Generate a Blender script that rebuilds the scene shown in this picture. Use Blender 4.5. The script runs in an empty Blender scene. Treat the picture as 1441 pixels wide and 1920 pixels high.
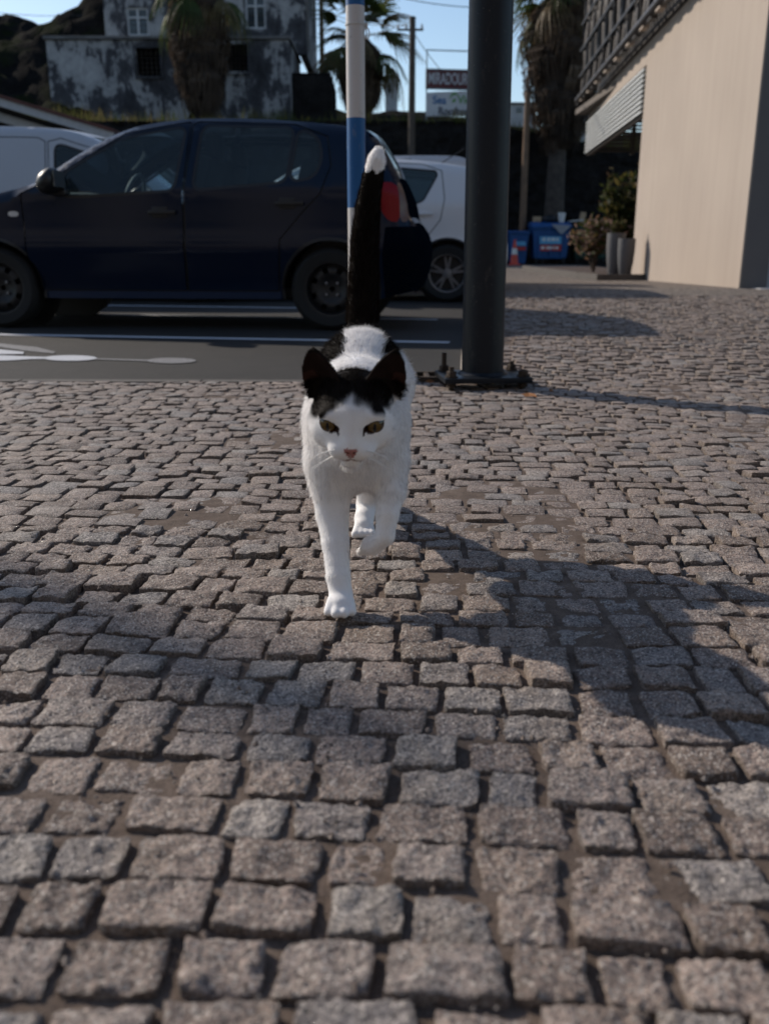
import bpy, bmesh, math, random
import numpy as np
from mathutils import Vector, Matrix, noise
from mathutils.geometry import delaunay_2d_cdt

S = bpy.context.scene
COL = S.collection
rnd = random.Random(7)
# ------------------------------------------------------------------ camera
FPX, PITCH, CAMH = 1700.0, math.radians(16.3), 0.57
cd = bpy.data.cameras.new('camera')
cam = bpy.data.objects.new('camera', cd)
COL.objects.link(cam)
cam.location = (0, 0, CAMH)
cam.rotation_euler = (math.pi / 2 - PITCH, 0, 0)
cd.sensor_fit = 'VERTICAL'
cd.sensor_height = 36
cd.lens = FPX / 1920 * 36
cd.clip_start, cd.clip_end = 0.02, 2000
cd.dof.use_dof = True
cd.dof.focus_distance = 1.62
cd.dof.aperture_fstop = 4.9
S.camera = cam
# ------------------------------------------------------------------ sky and sun
SUN_EL, SUN_AZ = math.radians(30), math.radians(-52)
SUN_TO = Vector((math.sin(SUN_AZ) * math.cos(SUN_EL), math.cos(SUN_AZ) * math.cos(SUN_EL), math.sin(SUN_EL)))
W = bpy.data.worlds.new('World')
S.world = W
W.use_nodes = True
wn = W.node_tree.nodes
sky = wn.new('ShaderNodeTexSky')
sky.sky_type = 'NISHITA'
sky.sun_disc = False
sky.sun_elevation = SUN_EL
sky.sun_rotation = SUN_AZ
sky.air_density, sky.dust_density, sky.ozone_density = 1.0, 0.4, 1.4
W.node_tree.links.new(sky.outputs[0], wn['Background'].inputs[0])
wn['Background'].inputs[1].default_value = 0.14
ld = bpy.data.lights.new('sun', 'SUN')
ld.energy = 4.3
ld.angle = math.radians(0.53)
ld.color = (1.0, 0.90, 0.78)
sun = bpy.data.objects.new('sun', ld)
COL.objects.link(sun)
sun.rotation_euler = (-SUN_TO).to_track_quat('-Z', 'Y').to_euler()
sun.location = (-8, 6, 9)
S.view_settings.view_transform = 'Standard'
S.view_settings.look = 'None'
S.view_settings.exposure = 0.0
S.view_settings.gamma = 1.0
S.view_settings.use_curve_mapping = False


# ------------------------------------------------------------------ helpers
def at(px, py, Y):
    """the real place of a photo pixel that lies Y metres ahead"""
    u, v = px - 720.5, 960.0 - py
    t = Y / (FPX * math.cos(PITCH) + v * math.sin(PITCH))
    return Vector((u * t, Y, CAMH + (v * math.cos(PITCH) - FPX * math.sin(PITCH)) * t))


def sm(a, b, x):
    t = min(1.0, max(0.0, (x - a) / (b - a)))
    return t * t * (3 - 2 * t)


class MB:
    def __init__(self):
        self.v, self.f, self.m = [], [], []
        self.cols = None

    def add(self, vs, fs, m=0):
        o = len(self.v)
        self.v += [tuple(p) for p in vs]
        self.f += [tuple(i + o for i in f) for f in fs]
        self.m += [m] * len(fs)

    def box(self, c, s, R=None, m=0, bev=0.0):
        hx, hy, hz = s[0] / 2, s[1] / 2, s[2] / 2
        c = Vector(c)
        if bev <= 0:
            vs = [Vector((x, y, z)) for x in (-hx, hx) for y in (-hy, hy) for z in (-hz, hz)]
            fs = [(0, 1, 3, 2), (4, 6, 7, 5), (0, 4, 5, 1), (2, 3, 7, 6), (0, 2, 6, 4), (1, 5, 7, 3)]
        else:
            b = min(bev, hx * .9, hy * .9, hz * .9)
            bm = bmesh.new()
            bmesh.ops.create_cube(bm, size=1)
            bmesh.ops.scale(bm, vec=(s[0], s[1], s[2]), verts=bm.verts)
            bmesh.ops.bevel(bm, geom=bm.edges[:], offset=b, segments=2, affect='EDGES', profile=.6)
            bm.verts.index_update()
            vs = [v.co.copy() for v in bm.verts]
            fs = [tuple(v.index for v in f.verts) for f in bm.faces]
            bm.free()
        if R is not None:
            vs = [R @ v for v in vs]
        self.add([v + c for v in vs], fs, m)

    def tube(self, pts, r, n=8, m=0, cap=True):
        pts = [Vector(p) for p in pts]
        rs = r if isinstance(r, (list, tuple)) else [r] * len(pts)
        vs, fs = [], []
        prev = None
        for i, p in enumerate(pts):
            d = (pts[min(i + 1, len(pts) - 1)] - pts[max(i - 1, 0)]).normalized()
            if prev is None:
                a = d.cross(Vector((0, 0, 1)))
                if a.length < .05:
                    a = d.cross(Vector((0, 1, 0)))
                a.normalize()
            else:
                a = (prev - d * prev.dot(d)).normalized()
            prev = a
            b = d.cross(a)
            for k in range(n):
                t = 2 * math.pi * k / n
                vs.append(p + (a * math.cos(t) + b * math.sin(t)) * rs[i])
        for i in range(len(pts) - 1):
            for k in range(n):
                k2 = (k + 1) % n
                fs.append((i * n + k, i * n + k2, (i + 1) * n + k2, (i + 1) * n + k))
        if cap:
            fs.append(tuple(reversed(range(n))))
            fs.append(tuple((len(pts) - 1) * n + k for k in range(n)))
        self.add(vs, fs, m)

    def lathe(self, prof, n=24, c=(0, 0, 0), R=None, m=0):
        vs, fs = [], []
        c = Vector(c)
        for (r, z) in prof:
            for k in range(n):
                t = 2 * math.pi * k / n
                p = Vector((r * math.cos(t), r * math.sin(t), z))
                vs.append(c + (R @ p if R is not None else p))
        for i in range(len(prof) - 1):
            for k in range(n):
                k2 = (k + 1) % n
                fs.append((i * n + k, i * n + k2, (i + 1) * n + k2, (i + 1) * n + k))
        self.add(vs, fs, m)

    def prism(self, poly, d, m=0):
        """poly: list of Vector, extruded along vector d"""
        n = len(poly)
        d = Vector(d)
        vs = [Vector(p) for p in poly] + [Vector(p) + d for p in poly]
        fs = [tuple(range(n)), tuple(reversed(range(n, 2 * n)))]
        fs += [(i, i + n, (i + 1) % n + n, (i + 1) % n) for i in range(n)]
        self.add(vs, fs, m)

    def build(self, name, mats, parent=None, smooth=False, world=False, auto=None):
        off = Vector((0, 0, 0))
        if world and parent is not None:
            mw = Matrix.Identity(4)
            q = parent
            while q is not None:
                mw = Matrix.Translation(q.location) @ q.rotation_euler.to_matrix().to_4x4() @ mw
                q = q.parent
            inv = mw.inverted()
            self.v = [tuple(inv @ Vector(p)) for p in self.v]
        me = bpy.data.meshes.new(name)
        me.from_pydata(self.v, [], self.f)
        if not isinstance(mats, (list, tuple)):
            mats = [mats]
        for x in mats:
            me.materials.append(x)
        if len(mats) > 1:
            me.polygons.foreach_set('material_index', self.m)
        bm = bmesh.new()
        bm.from_mesh(me)
        bmesh.ops.recalc_face_normals(bm, faces=bm.faces)
        bm.to_mesh(me)
        bm.free()
        if smooth:
            me.shade_smooth()
            if auto:
                me.set_sharp_from_angle(angle=math.radians(auto))
        me.update()
        o = bpy.data.objects.new(name, me)
        COL.objects.link(o)
        if parent is not None:
            o.parent = parent
        return o


def tag(o, label=None, cat=None, group=None, kind=None):
    if label: o['label'] = label
    if cat: o['category'] = cat
    if group: o['group'] = group
    if kind: o['kind'] = kind
    return o


def thing(name, label, cat, loc=(0, 0, 0), rz=0.0, group=None):
    o = bpy.data.objects.new(name, None)
    COL.objects.link(o)
    o.empty_display_size = .1
    o.location = loc
    o.rotation_euler = (0, 0, rz)
    return tag(o, label, cat, group)


def dup(o, parent=None, depth=0):
    c = o.copy()
    COL.objects.link(c)
    c.parent = parent
    for ch in list(o.children):
        dup(ch, c, depth + 1)
    return c


# ------------------------------------------------------------------ materials
class NT:
    def __init__(self, name):
        self.mat = bpy.data.materials.new(name)
        self.mat.use_nodes = True
        self.t = self.mat.node_tree
        self.b = self.t.nodes['Principled BSDF']

    def n(self, typ, **kw):
        x = self.t.nodes.new(typ)
        for k, v in kw.items():
            if k in x.inputs.keys():
                x.inputs[k].default_value = v
            else:
                setattr(x, k, v)
        return x

    def l(self, a, b):
        self.t.links.new(a, b)

    def pos(self, scale=(1, 1, 1), obj=False):
        if obj:
            s = self.n('ShaderNodeTexCoord').outputs['Object']
        else:
            s = self.n('ShaderNodeNewGeometry').outputs['Position']
        mp = self.n('ShaderNodeMapping')
        mp.inputs['Scale'].default_value = scale
        self.l(s, mp.inputs['Vector'])
        return mp.outputs[0]

    def noise(self, vec, scale, detail=4, rough=.6, dist=0.0):
        x = self.n('ShaderNodeTexNoise')
        x.inputs['Scale'].default_value = scale
        x.inputs['Detail'].default_value = detail
        x.inputs['Roughness'].default_value = rough
        x.inputs['Distortion'].default_value = dist
        self.l(vec, x.inputs['Vector'])
        return x.outputs['Fac']

    def ramp(self, fac, stops):
        x = self.n('ShaderNodeValToRGB')
        e = x.color_ramp.elements
        while len(e) < len(stops):
            e.new(.5)
        for i, (p, c) in enumerate(stops):
            e[i].position = p
            e[i].color = (c[0], c[1], c[2], 1) if not isinstance(c, (int, float)) else (c, c, c, 1)
        self.l(fac, x.inputs[0])
        return x.outputs[0]

    def mix(self, fac, a, b, mode='MIX'):
        x = self.n('ShaderNodeMix', data_type='RGBA', blend_type=mode)
        for sock, val in ((x.inputs[0], fac), (x.inputs[6], a), (x.inputs[7], b)):
            if isinstance(val, bpy.types.NodeSocket):
                self.l(val, sock)
            elif isinstance(val, (int, float)):
                sock.default_value = val
            else:
                sock.default_value = (val[0], val[1], val[2], 1)
        return x.outputs[2]

    def math(self, op, a, b=None):
        x = self.n('ShaderNodeMath', operation=op)
        for i, val in enumerate((a, b)):
            if val is None: continue
            if isinstance(val, bpy.types.NodeSocket):
                self.l(val, x.inputs[i])
            else:
                x.inputs[i].default_value = val
        return x.outputs[0]

    def bump(self, hs, normal_in=None):
        nrm = normal_in
        for (h, strength, dist) in hs:
            x = self.n('ShaderNodeBump')
            x.inputs['Strength'].default_value = strength
            x.inputs['Distance'].default_value = dist
            self.l(h, x.inputs['Height'])
            if nrm is not None:
                self.l(nrm, x.inputs['Normal'])
            nrm = x.outputs[0]
        self.l(nrm, self.b.inputs['Normal'])

    def set(self, col=None, rough=None, metal=None, spec=None, coat=None):
        def put(name, val):
            if val is None: return
            s = self.b.inputs[name]
            if isinstance(val, bpy.types.NodeSocket):
                self.l(val, s)
            elif name == 'Base Color':
                s.default_value = (val[0], val[1], val[2], 1)
            else:
                s.default_value = val
        put('Base Color', col); put('Roughness', rough); put('Metallic', metal)
        put('Specular IOR Level', spec); put('Coat Weight', coat)
        return self.mat


MATS = {}


def plain(name, col, rough=.6, metal=0.0, spec=.5, var=.12, scale=8, bump=.0, bscale=60, coat=None, obj=True):
    """a colour with soft mottling, uneven gloss and fine relief"""
    if name in MATS: return MATS[name]
    t = NT(name)
    p = t.pos(obj=obj)
    nz = t.noise(p, scale, 5, .65)
    lo = [c * (1 - var) for c in col]
    hi = [min(1, c * (1 + var)) for c in col]
    c = t.ramp(nz, [(.3, lo), (.7, hi)])
    r = t.math('ADD', t.math('MULTIPLY', nz, .18), rough - .09)
    t.set(c, r, metal, spec, coat)
    if bump > 0:
        t.bump([(t.noise(p, bscale, 4), bump, .01)])
    MATS[name] = t.mat
    return t.mat


def granite(name='granite'):
    t = NT(name)
    p = t.pos()
    a = t.n('ShaderNodeAttribute', attribute_name='tone')
    sep = t.n('ShaderNodeSeparateColor')
    t.l(a.outputs['Color'], sep.inputs[0])
    tone, edge = sep.outputs[0], sep.outputs[1]
    base = t.ramp(tone, [(0.0, (.185, .138, .114)), (.3, (.265, .203, .170)), (.55, (.315, .243, .205)), (.75, (.235, .208, .196)), (.88, (.33, .29, .26)), (1, (.38, .295, .245))])
    med = t.noise(p, 42, 5, .65)
    base = t.mix(.75, base, t.ramp(med, [(.25, .42), (.5, .95), (.8, 1.35)]), 'MULTIPLY')
    rust = t.noise(p, 9, 3, .5)
    base = t.mix(t.ramp(rust, [(.5, 0.0), (.75, .55)]), base, (.23, .165, .115))
    v = t.n('ShaderNodeTexVoronoi', feature='F1')
    v.inputs['Scale'].default_value = 520
    t.l(p, v.inputs['Vector'])
    sp = t.n('ShaderNodeSeparateColor')
    t.l(v.outputs['Color'], sp.inputs[0])
    base = t.mix(t.ramp(sp.outputs[0], [(.0, .85), (.20, .6), (.27, .0)]), base, (.05, .045, .045))
    base = t.mix(t.ramp(sp.outputs[1], [(.80, .0), (.88, .7)]), base, (.52, .47, .42))
    gr = t.noise(p, 300, 3, .7)
    base = t.mix(.65, base, t.ramp(gr, [(.3, .35), (.7, 1.6)]), 'MULTIPLY')
    pit = t.noise(p, 135, 4, .75)
    base = t.mix(.65, base, t.ramp(pit, [(.32, .30), (.48, 1.0), (.72, 1.35)]), 'MULTIPLY')
    dirtn = t.noise(p, 24, 4, .6)
    df = t.math('MULTIPLY', edge, t.ramp(dirtn, [(.25, .35), (.7, 1.0)]))
    base = t.mix(df, base, (.085, .066, .052))
    # a few mica faces catch the light
    mica = t.ramp(sp.outputs[2], [(.985, .72), (.99, .12)])
    t.set(base, mica, 0.0, .35)
    t.bump([(t.noise(p, 55, 5, .7), .8, .006), (pit, .9, .004), (gr, .8, .0022)])
    return t.mat


def sandmat(name='joint_sand'):
    t = NT(name)
    p = t.pos()
    n1 = t.noise(p, 30, 5, .7)
    n2 = t.noise(p, 420, 3, .75)
    c = t.ramp(n1, [(.25, (.085, .062, .049)), (.55, (.15, .113, .091)), (.8, (.22, .172, .140))])
    c = t.mix(.7, c, t.ramp(n2, [(.3, .45), (.72, 1.6)]), 'MULTIPLY')
    t.set(c, .95, 0, .2)
    t.bump([(n1, .5, .006), (n2, .9, .003)])
    return t.mat


def asphalt(name='asphalt'):
    t = NT(name)
    p = t.pos()
    n1 = t.noise(p, 1.1, 5, .6)
    n2 = t.noise(p, 160, 3, .8)
    n3 = t.noise(p, 7, 4, .6)
    c = t.ramp(n1, [(.3, (.015, .0145, .014)), (.7, (.026, .024, .023))])
    c = t.mix(t.ramp(n3, [(.55, .0), (.8, .30)]), c, (.060, .049, .041))
    c = t.mix(.8, c, t.ramp(n2, [(.3, .45), (.7, 1.7)]), 'MULTIPLY')
    t.set(c, .85, 0, .35)
    t.bump([(n2, .8, .004)])
    return t.mat


M_GRAN = granite()
M_SAND = sandmat()
M_ASPH = asphalt()


# ------------------------------------------------------------------ ground levels
def rise(X, Y):
    r = float(np.interp(Y, [0, 3.4, 5.2, 10.5, 16.0, 22, 40], [0.0, .0, .07, .12, .02, .0, .0]))
    return r * sm(.30, .8, X)


def zp(X, Y):
    """height of the paved surface above the road"""
    return .03 * max(0.0, 3.95 - Y) + rise(X, Y)


def kerb_x(Y):
    return float(np.interp(Y, [3.95, 5, 10, 20, 30], [.325, .41, 1.02, 2.1, 3.05]))


def kerb_front(X):
    """where the pavement meets the road on the left"""
    return 3.98 - .016 * X


# road: one asphalt sheet to the horizon
mb = MB()
xs = sorted(set([-900, -300, -100, -40] + list(np.linspace(-20, 12, 33)) + [40, 100, 300, 900]))
ys = sorted(set([-300, -60, -10] + list(np.linspace(-2, 34, 19)) + [60, 120, 300, 1200]))
g = [[len(ys) * i + j for j in range(len(ys))] for i in range(len(xs))]
mb.add([(x, y, -.02 if y < 2.5 else 0.0) for x in xs for y in ys],
       [(g[i][j], g[i + 1][j], g[i + 1][j + 1], g[i][j + 1]) for i in range(len(xs) - 1) for j in range(len(ys) - 1)])
# keep the road below the pavement where both lie one above the other
mb.v = [(x, y, -.35 if (y < 3.0) else (-.05 if (y < 3.9 or (x > kerb_x(max(y, 3.95)) + .9 and y < 34)) else 0.0)) for (x, y, z) in mb.v]
road = tag(mb.build('road', M_ASPH), kind='structure')

# pavement: sand bed with setts on it
PB = .0052                                     # sand lies this much under the level of the stones


def pave_mask(X, Y):
    if Y < kerb_front(X) - .02:
        return True
    return X > kerb_x(Y) + .14


mb = MB()
xs = np.linspace(-3.2, 4.6, 157)
ys = np.concatenate([np.linspace(.12, 4.02, 118), np.linspace(4.1, 22, 150)])
nx, ny = len(xs), len(ys)
vs = []
for x in xs:
    for y in ys:
        yy = min(y, kerb_front(x)) if x < kerb_x(max(y, 3.95)) + .14 else y
        nz = noise.noise(Vector((x * 9, y * 9, 0))) * .005 + noise.noise(Vector((x * 2.1, y * 2.1, 5))) * .011
        vs.append((x, y, zp(x, y) - PB + nz * (1 if y < 9 else .3)))
fs = []
for i in range(nx - 1):
    for j in range(ny - 1):
        cx, cy = (xs[i] + xs[i + 1]) / 2, (ys[j] + ys[j + 1]) / 2
        if cy < kerb_front(cx) + .02 or cx > kerb_x(cy) + .07:
            fs.append((i * ny + j, (i + 1) * ny + j, (i + 1) * ny + j + 1, i * ny + j + 1))
mb.add(vs, fs)
pavement = tag(mb.build('pavement', M_SAND, smooth=True), kind='structure')


# each sett its own stone
def sett_mesh(c, a, b, rot, n, seed, near):
    r = random.Random(seed)
    cn = [Vector((sx * a / 2 * (1 + r.uniform(-.16, .015)), sy * b / 2 * (1 + r.uniform(-.18, .015)))) for sx, sy in ((-1, -1), (1, -1), (1, 1), (-1, 1))]
    top = r.gauss(.0, .0024) + .0034
    tx, ty = r.gauss(0, .036), r.gauss(0, .042)
    dome = r.uniform(-.001, .003)
    tone = min(1, max(0, r.gauss(.5, .27)))
    off = Vector((r.uniform(-50, 50), r.uniform(-50, 50), r.uniform(-50, 50)))
    cr, sr = math.cos(rot), math.sin(rot)
    vs, cl = [], []
    if n == 5: ts = [-1, -.975, 0, .975, 1]
    elif n == 7: ts = [-1, -.98, -.80, 0, .80, .98, 1]
    else:
        ts = [-1, -.988, -.93] + [float(q) for q in np.linspace(-.82, .82, n - 6)] + [.93, .988, 1]
    pw = r.uniform(9, 24)
    for i, uu in enumerate(ts):
        for j, vv in enumerate(ts):
            # soften grid towards the rim so that the rim has closely spaced rings
            u = uu
            v = vv
            m = max(abs(u), abs(v))
            rr = (abs(u) ** pw + abs(v) ** pw) ** (1 / pw)
            k = m / rr if rr > 1e-6 else 1
            pu, pv = u * k, v * k
            q = (cn[0] * (1 - pu) * (1 - pv) + cn[1] * (1 + pu) * (1 - pv) + cn[2] * (1 + pu) * (1 + pv) + cn[3] * (1 - pu) * (1 + pv)) / 4
            x, y = q.x, q.y
            wob = (noise.noise(Vector((x * 55, y * 55, 0)) + off) * .0022 + noise.noise(Vector((x * 190, y * 190, 4)) + off) * .0020) * (m ** 2)
            d = Vector((x, y))
            if d.length > 1e-6:
                d = d * (1 + wob / d.length)
            x, y = d.x, d.y
            rim = max(0, (m - .72) / .28)
            z = top + dome * (1 - m * m) + tx * x + ty * y - .0016 * rim ** 5
            if near:
                z += noise.noise(Vector((x * 60, y * 60, 3)) + off) * .0024 + noise.noise(Vector((x * 170, y * 170, 9)) + off) * .0026 - abs(noise.noise(Vector((x * 30, y * 30, 1)) + off)) * .0048 + .001
            else:
                z += noise.noise(Vector((x * 60, y * 60, 3)) + off) * .0040
            if i in (0, n - 1) or j in (0, n - 1):
                z = -.028
            vs.append((cr * x - sr * y, sr * x + cr * y, z))
            cl.append((tone, min(1, max(0, rim ** 3 * .55 + (.9 if z < -.01 else 0))), r.random(), 1))
    fs = []
    for i in range(n - 1):
        for j in range(n - 1):
            fs.append((i * n + j, (i + 1) * n + j, (i + 1) * n + j + 1, i * n + j + 1))
    return vs, fs, cl


def put_cols(me, cl):
    at_ = me.color_attributes.new('tone', 'FLOAT_COLOR', 'POINT')
    at_.data.foreach_set('color', np.array(cl, dtype=np.float32).ravel())


setts = []
y = .16
row = 0
sr = random.Random(11)
while y < 9.2:
    dpt = sr.uniform(.051, .068) * (1 if y < 4.1 else 1.12)
    xlo, xhi = -min(3.1, .46 * y + 1.3), min(4.4, .46 * y + 1.3)
    if y > kerb_front(0):
        xlo = kerb_x(y) + .15
    x = xlo - sr.uniform(0, .05)
    while x < xhi:
        wd = sr.choice((sr.uniform(.050, .072), sr.uniform(.058, .092), sr.uniform(.064, .084))) * (1 if y < 4.1 else 1.1)
        cx, cy = x + wd / 2, y + dpt / 2
        wy = .020 * math.sin(cx * 2.3 + row * .13) + .012 * math.sin(cx * 5.1 + 1.3 + row * .21) - .035 * cx
        rot = math.atan(.046 * math.cos(cx * 2.3 + row * .13) + .06 * math.cos(cx * 5.1 + 1.3 + row * .21) - .035) + sr.gauss(0, .022)
        Y = cy + wy
        gap = sr.uniform(.0012, .0065)
        if Y < kerb_front(cx) - .045 or (Y > kerb_front(cx) - .045 and cx > kerb_x(max(Y, 3.95)) + .15):
            setts.append((cx, Y, wd - gap, dpt - gap * .9, rot, sr.randrange(1 << 30)))
        x += wd
    y += dpt
    row += 1

sth, cth = math.sin(PITCH), math.cos(PITCH)


def proj(p):
    dz = p[2] - CAMH
    dep = p[1] * cth - dz * sth
    return 720.5 + FPX * p[0] / dep, 960 - FPX * (p[1] * sth + dz * cth) / dep, dep


scored = []
for s_ in setts:
    z = zp(s_[0], s_[1])
    px, py, dep = proj((s_[0], s_[1], z))
    inside = -60 < px < 1501 and 0 < py < 1990
    blocked = 590 < px < 750 and 690 < py < 900
    scored.append((0 if (not inside or blocked) else 1 / dep ** 3, s_))
scored.sort(key=lambda q: -q[0])
for sc_, s_ in scored[:300]:
    cx, cy, a, b, rot, seed = s_
    big = proj((cx, cy, 0))[2] < 1.05
    vs, fs, cl = sett_mesh(None, a, b, rot, 20 if big else 14, seed, True)
    mb = MB()
    mb.add(vs, fs)
    me = bpy.data.meshes.new('sett')
    me.from_pydata(vs, [], fs)
    me.materials.append(M_GRAN)
    put_cols(me, cl)
    me.shade_smooth()
    me.set_sharp_from_angle(angle=math.radians(50))
    o = bpy.data.objects.new('sett', me)
    COL.objects.link(o)
    o.parent = pavement
    o.location = (cx, cy, zp(cx, cy))
V, Fc, C_ = [], [], []
for sc_, s_ in scored[300:]:
    cx, cy, a, b, rot, seed = s_
    vs, fs, cl = sett_mesh(None, a, b, rot, (7 if cy < 5 else 5) if abs(cx) < .46 * cy + .4 else 5, seed, False)
    o_ = len(V)
    z0 = zp(cx, cy)
    V += [(v[0] + cx, v[1] + cy, v[2] + z0) for v in vs]
    Fc += [tuple(i + o_ for i in f) for f in fs]
    C_ += cl
me = bpy.data.meshes.new('sett_field')
me.from_pydata(V, [], Fc)
me.materials.append(M_GRAN)
put_cols(me, C_)
me.shade_smooth()
me.set_sharp_from_angle(angle=math.radians(50))
o = bpy.data.objects.new('sett_field', me)
COL.objects.link(o)
o.parent = pavement
o['kind'] = 'stuff'
# far paving: one sheet whose material carries the stones
t = NT('far_setts')
p = t.pos((1, 1, 1))
br = t.n('ShaderNodeTexVoronoi', feature='DISTANCE_TO_EDGE')
br.inputs['Scale'].default_value = 12
t.l(p, br.inputs['Vector'])
n1 = t.noise(p, 14, 4, .7)
c = t.ramp(n1, [(.3, (.17, .145, .125)), (.7, (.28, .24, .21))])
c = t.mix(t.ramp(br.outputs[0], [(.02, 1.0), (.10, 0.0)]), c, (.10, .08, .065))
t.set(c, .9, 0, .25)
t.bump([(t.ramp(br.outputs[0], [(.0, 0.0), (.14, 1.0)]), 1.0, .02), (n1, .6, .02)])
mb = MB()
ys = np.linspace(9.15, 31, 60)
for j in range(len(ys) - 1):
    ya, yb = ys[j], ys[j + 1]
    for k in range(8):
        def X(yq, kk): return (kerb_x(yq) + .15) * (1 - kk / 8) + (6.3 if yq > 16.9 else 5.2) * kk / 8
        q = [(X(ya, k), ya), (X(ya, k + 1), ya), (X(yb, k + 1), yb), (X(yb, k), yb)]
        mb.add([(a, b, zp(a, b) + .004) for a, b in q], [(0, 1, 2, 3)])
tag(mb.build('far_paving', t.mat), kind='structure')

# kerb stones along the right-hand pavement, low at the near end
M_KERB = plain('kerb_stone_mat', (.34, .30, .265), .85, var=.3, scale=18, bump=.5, bscale=90, obj=False)
kerb = tag(bpy.data.objects.new('kerb', None), kind='structure')
COL.objects.link(kerb)
Y = 3.93
k = 0
while Y < 29:
    L = .62 if Y < 6 else .95
    Y2 = Y + L - .012
    xa, xb = kerb_x(Y), kerb_x(Y2)
    ha = max(.012, zp(xa + .3, Y) + .012, .10 * sm(3.9, 4.9, Y))
    hb = max(.012, zp(xb + .3, Y2) + .012, .10 * sm(3.9, 4.9, Y2))
    mb = MB()
    wv = .15
    prof = lambda x, yy, h: [(x, yy, -.05), (x + .012, yy, h - .02), (x + .03, yy, h - .004), (x + .05, yy, h), (x + wv, yy, h + .002), (x + wv, yy, -.05)]
    A = prof(xa, Y, ha); B = prof(xb, Y2, hb)
    vs = A + B
    fs = [(i, (i + 1) % 6, (i + 1) % 6 + 6, i + 6) for i in range(6)] + [tuple(range(6)), tuple(reversed(range(6, 12)))]
    mb.add(vs, fs)
    mb.build('kerb_stone', M_KERB, kerb, smooth=True, auto=40)
    Y += L
# flush gutter edge between the asphalt and the setts
M_EDGE = plain('gutter_mat', (.085, .075, .068), .9, var=.3, scale=14, bump=.4, bscale=120, obj=False)
mb = MB()
X = -4.0
while X < .38:
    L = .8
    ya, yb = kerb_front(X), kerb_front(X + L - .01)
    mb.prism([(X, ya - .035, -.03), (X + L - .01, yb - .035, -.03), (X + L - .01, yb - .035, .005), (X, ya - .035, .005)], (0, .07, 0))
    X += L
tag(mb.build('gutter', M_EDGE), kind='structure')
# road paint
M_PAINT = None
t = NT('road_paint')
p = t.pos()
n = t.noise(p, 60, 5, .75)
c = t.mix(t.ramp(n, [(.60, 0.0), (.72, .85)]), (.50, .51, .54), (.10, .095, .09))
t.set(c, .7, 0, .3)
t.bump([(t.noise(p, 160, 3, .8), .5, .003)])
M_PAINT = t.mat
t = NT('worn_road_paint')
p = t.pos()
n = t.noise(p, 70, 5, .75)
c = t.mix(t.ramp(n, [(.35, 0.0), (.62, .8)]), (.27, .27, .28), (.075, .07, .066))
t.set(c, .75, 0, .3)
M_WORN = t.mat


def gp(px, py, z=0.0):
    d = at(px, py, 1.0) - Vector((0, 0, CAMH))
    t_ = (z - CAMH) / d.z
    return Vector((d.x * t_, t_, z))


def stripe(a, b, w, z=.004):
    a, b = Vector(a), Vector(b)
    d = (b - a).normalized()
    nn = Vector((-d.y, d.x, 0)) * w / 2
    m_ = MB()
    N = 12
    vs, fs = [], []
    for i in range(N + 1):
        q = a.lerp(b, i / N)
        vs += [(q.x - nn.x, q.y - nn.y, z), (q.x + nn.x, q.y + nn.y, z)]
    for i in range(N):
        fs.append((2 * i, 2 * i + 2, 2 * i + 3, 2 * i + 1))
    m_.add(vs, fs)
    return m_


pa, pb = gp(0, 628), gp(842, 643)
dr = (pb - pa).normalized()
tag(stripe(pa - dr * 6, pb, .11).build('parking_line', M_PAINT), kind='structure')
pa, pb = gp(180, 590), gp(820, 600)
dr = (pb - pa).normalized()
tag(stripe(pa - dr * 6, pb, .11).build('parking_line', M_PAINT), kind='structure')
pa, pb = gp(500, 577), gp(700, 580)
tag(stripe(pa - dr * 8, pb, .11).build('parking_line', M_PAINT), kind='structure')


def blob(pts, mat_, name, z):
    """a painted outline given as ground points, filled"""
    m_ = MB()
    P2 = [gp(x, y) for x, y in pts]
    cx = sum((q for q in P2), Vector()) / len(P2)
    vs = [(cx.x, cx.y, z)] + [(q.x, q.y, z) for q in P2]
    m_.add(vs, [(0, i + 1, (i + 1) % len(P2) + 1) for i in range(len(P2))])
    return tag(m_.build(name, mat_), kind='structure')


def ell(cx, cy, rx, ry, n=24):
    return [(cx + rx * math.cos(2 * math.pi * i / n), cy + ry * math.sin(2 * math.pi * i / n)) for i in range(n)]


blob(ell(132, 673, 50, 5.2), M_PAINT, 'painted_mark', .0052)
blob([(-90, 668), (-10, 667), (60, 670), (100, 671), (100, 674), (60, 674.5), (20, 677), (-90, 681)], M_PAINT, 'painted_mark', .0044)
blob([(-90, 655), (0, 657), (46, 661.5), (44, 665.5), (0, 666), (-90, 666)], M_PAINT, 'painted_mark', .0060)
blob(ell(322, 677.5, 46, 5.2), M_WORN, 'painted_mark', .0044)
blob([(176, 673), (290, 676), (290, 679), (176, 675)], M_WORN, 'painted_mark', .0040)
blob([(-90, 640), (0, 645), (70, 652), (105, 661), (100, 664), (60, 660), (0, 652), (-90, 650)], M_WORN, 'painted_mark', .0040)


# ================================================================== hill, retaining wall
def rockmat(name, lo, hi, sc=1.2, green=None):
    t = NT(name)
    p = t.pos()
    n1 = t.noise(p, sc, 6, .7)
    n2 = t.noise(p, sc * 6, 5, .7)
    c = t.ramp(n1, [(.3, lo), (.7, hi)])
    c = t.mix(.6, c, t.ramp(n2, [(.3, .4), (.7, 1.5)]), 'MULTIPLY')
    if green:
        c = t.mix(t.ramp(t.noise(p, sc * .7, 4, .6), [(.5, 0.0), (.62, .8)]), c, green)
    t.set(c, 1.0, 0, .02)
    t.bump([(n1, .6, .25), (n2, .8, .06)])
    return t.mat


M_ROCK = rockmat('basalt_rock', (.007, .007, .007), (.020, .018, .017), 1.1, (.012, .017, .006))


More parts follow.
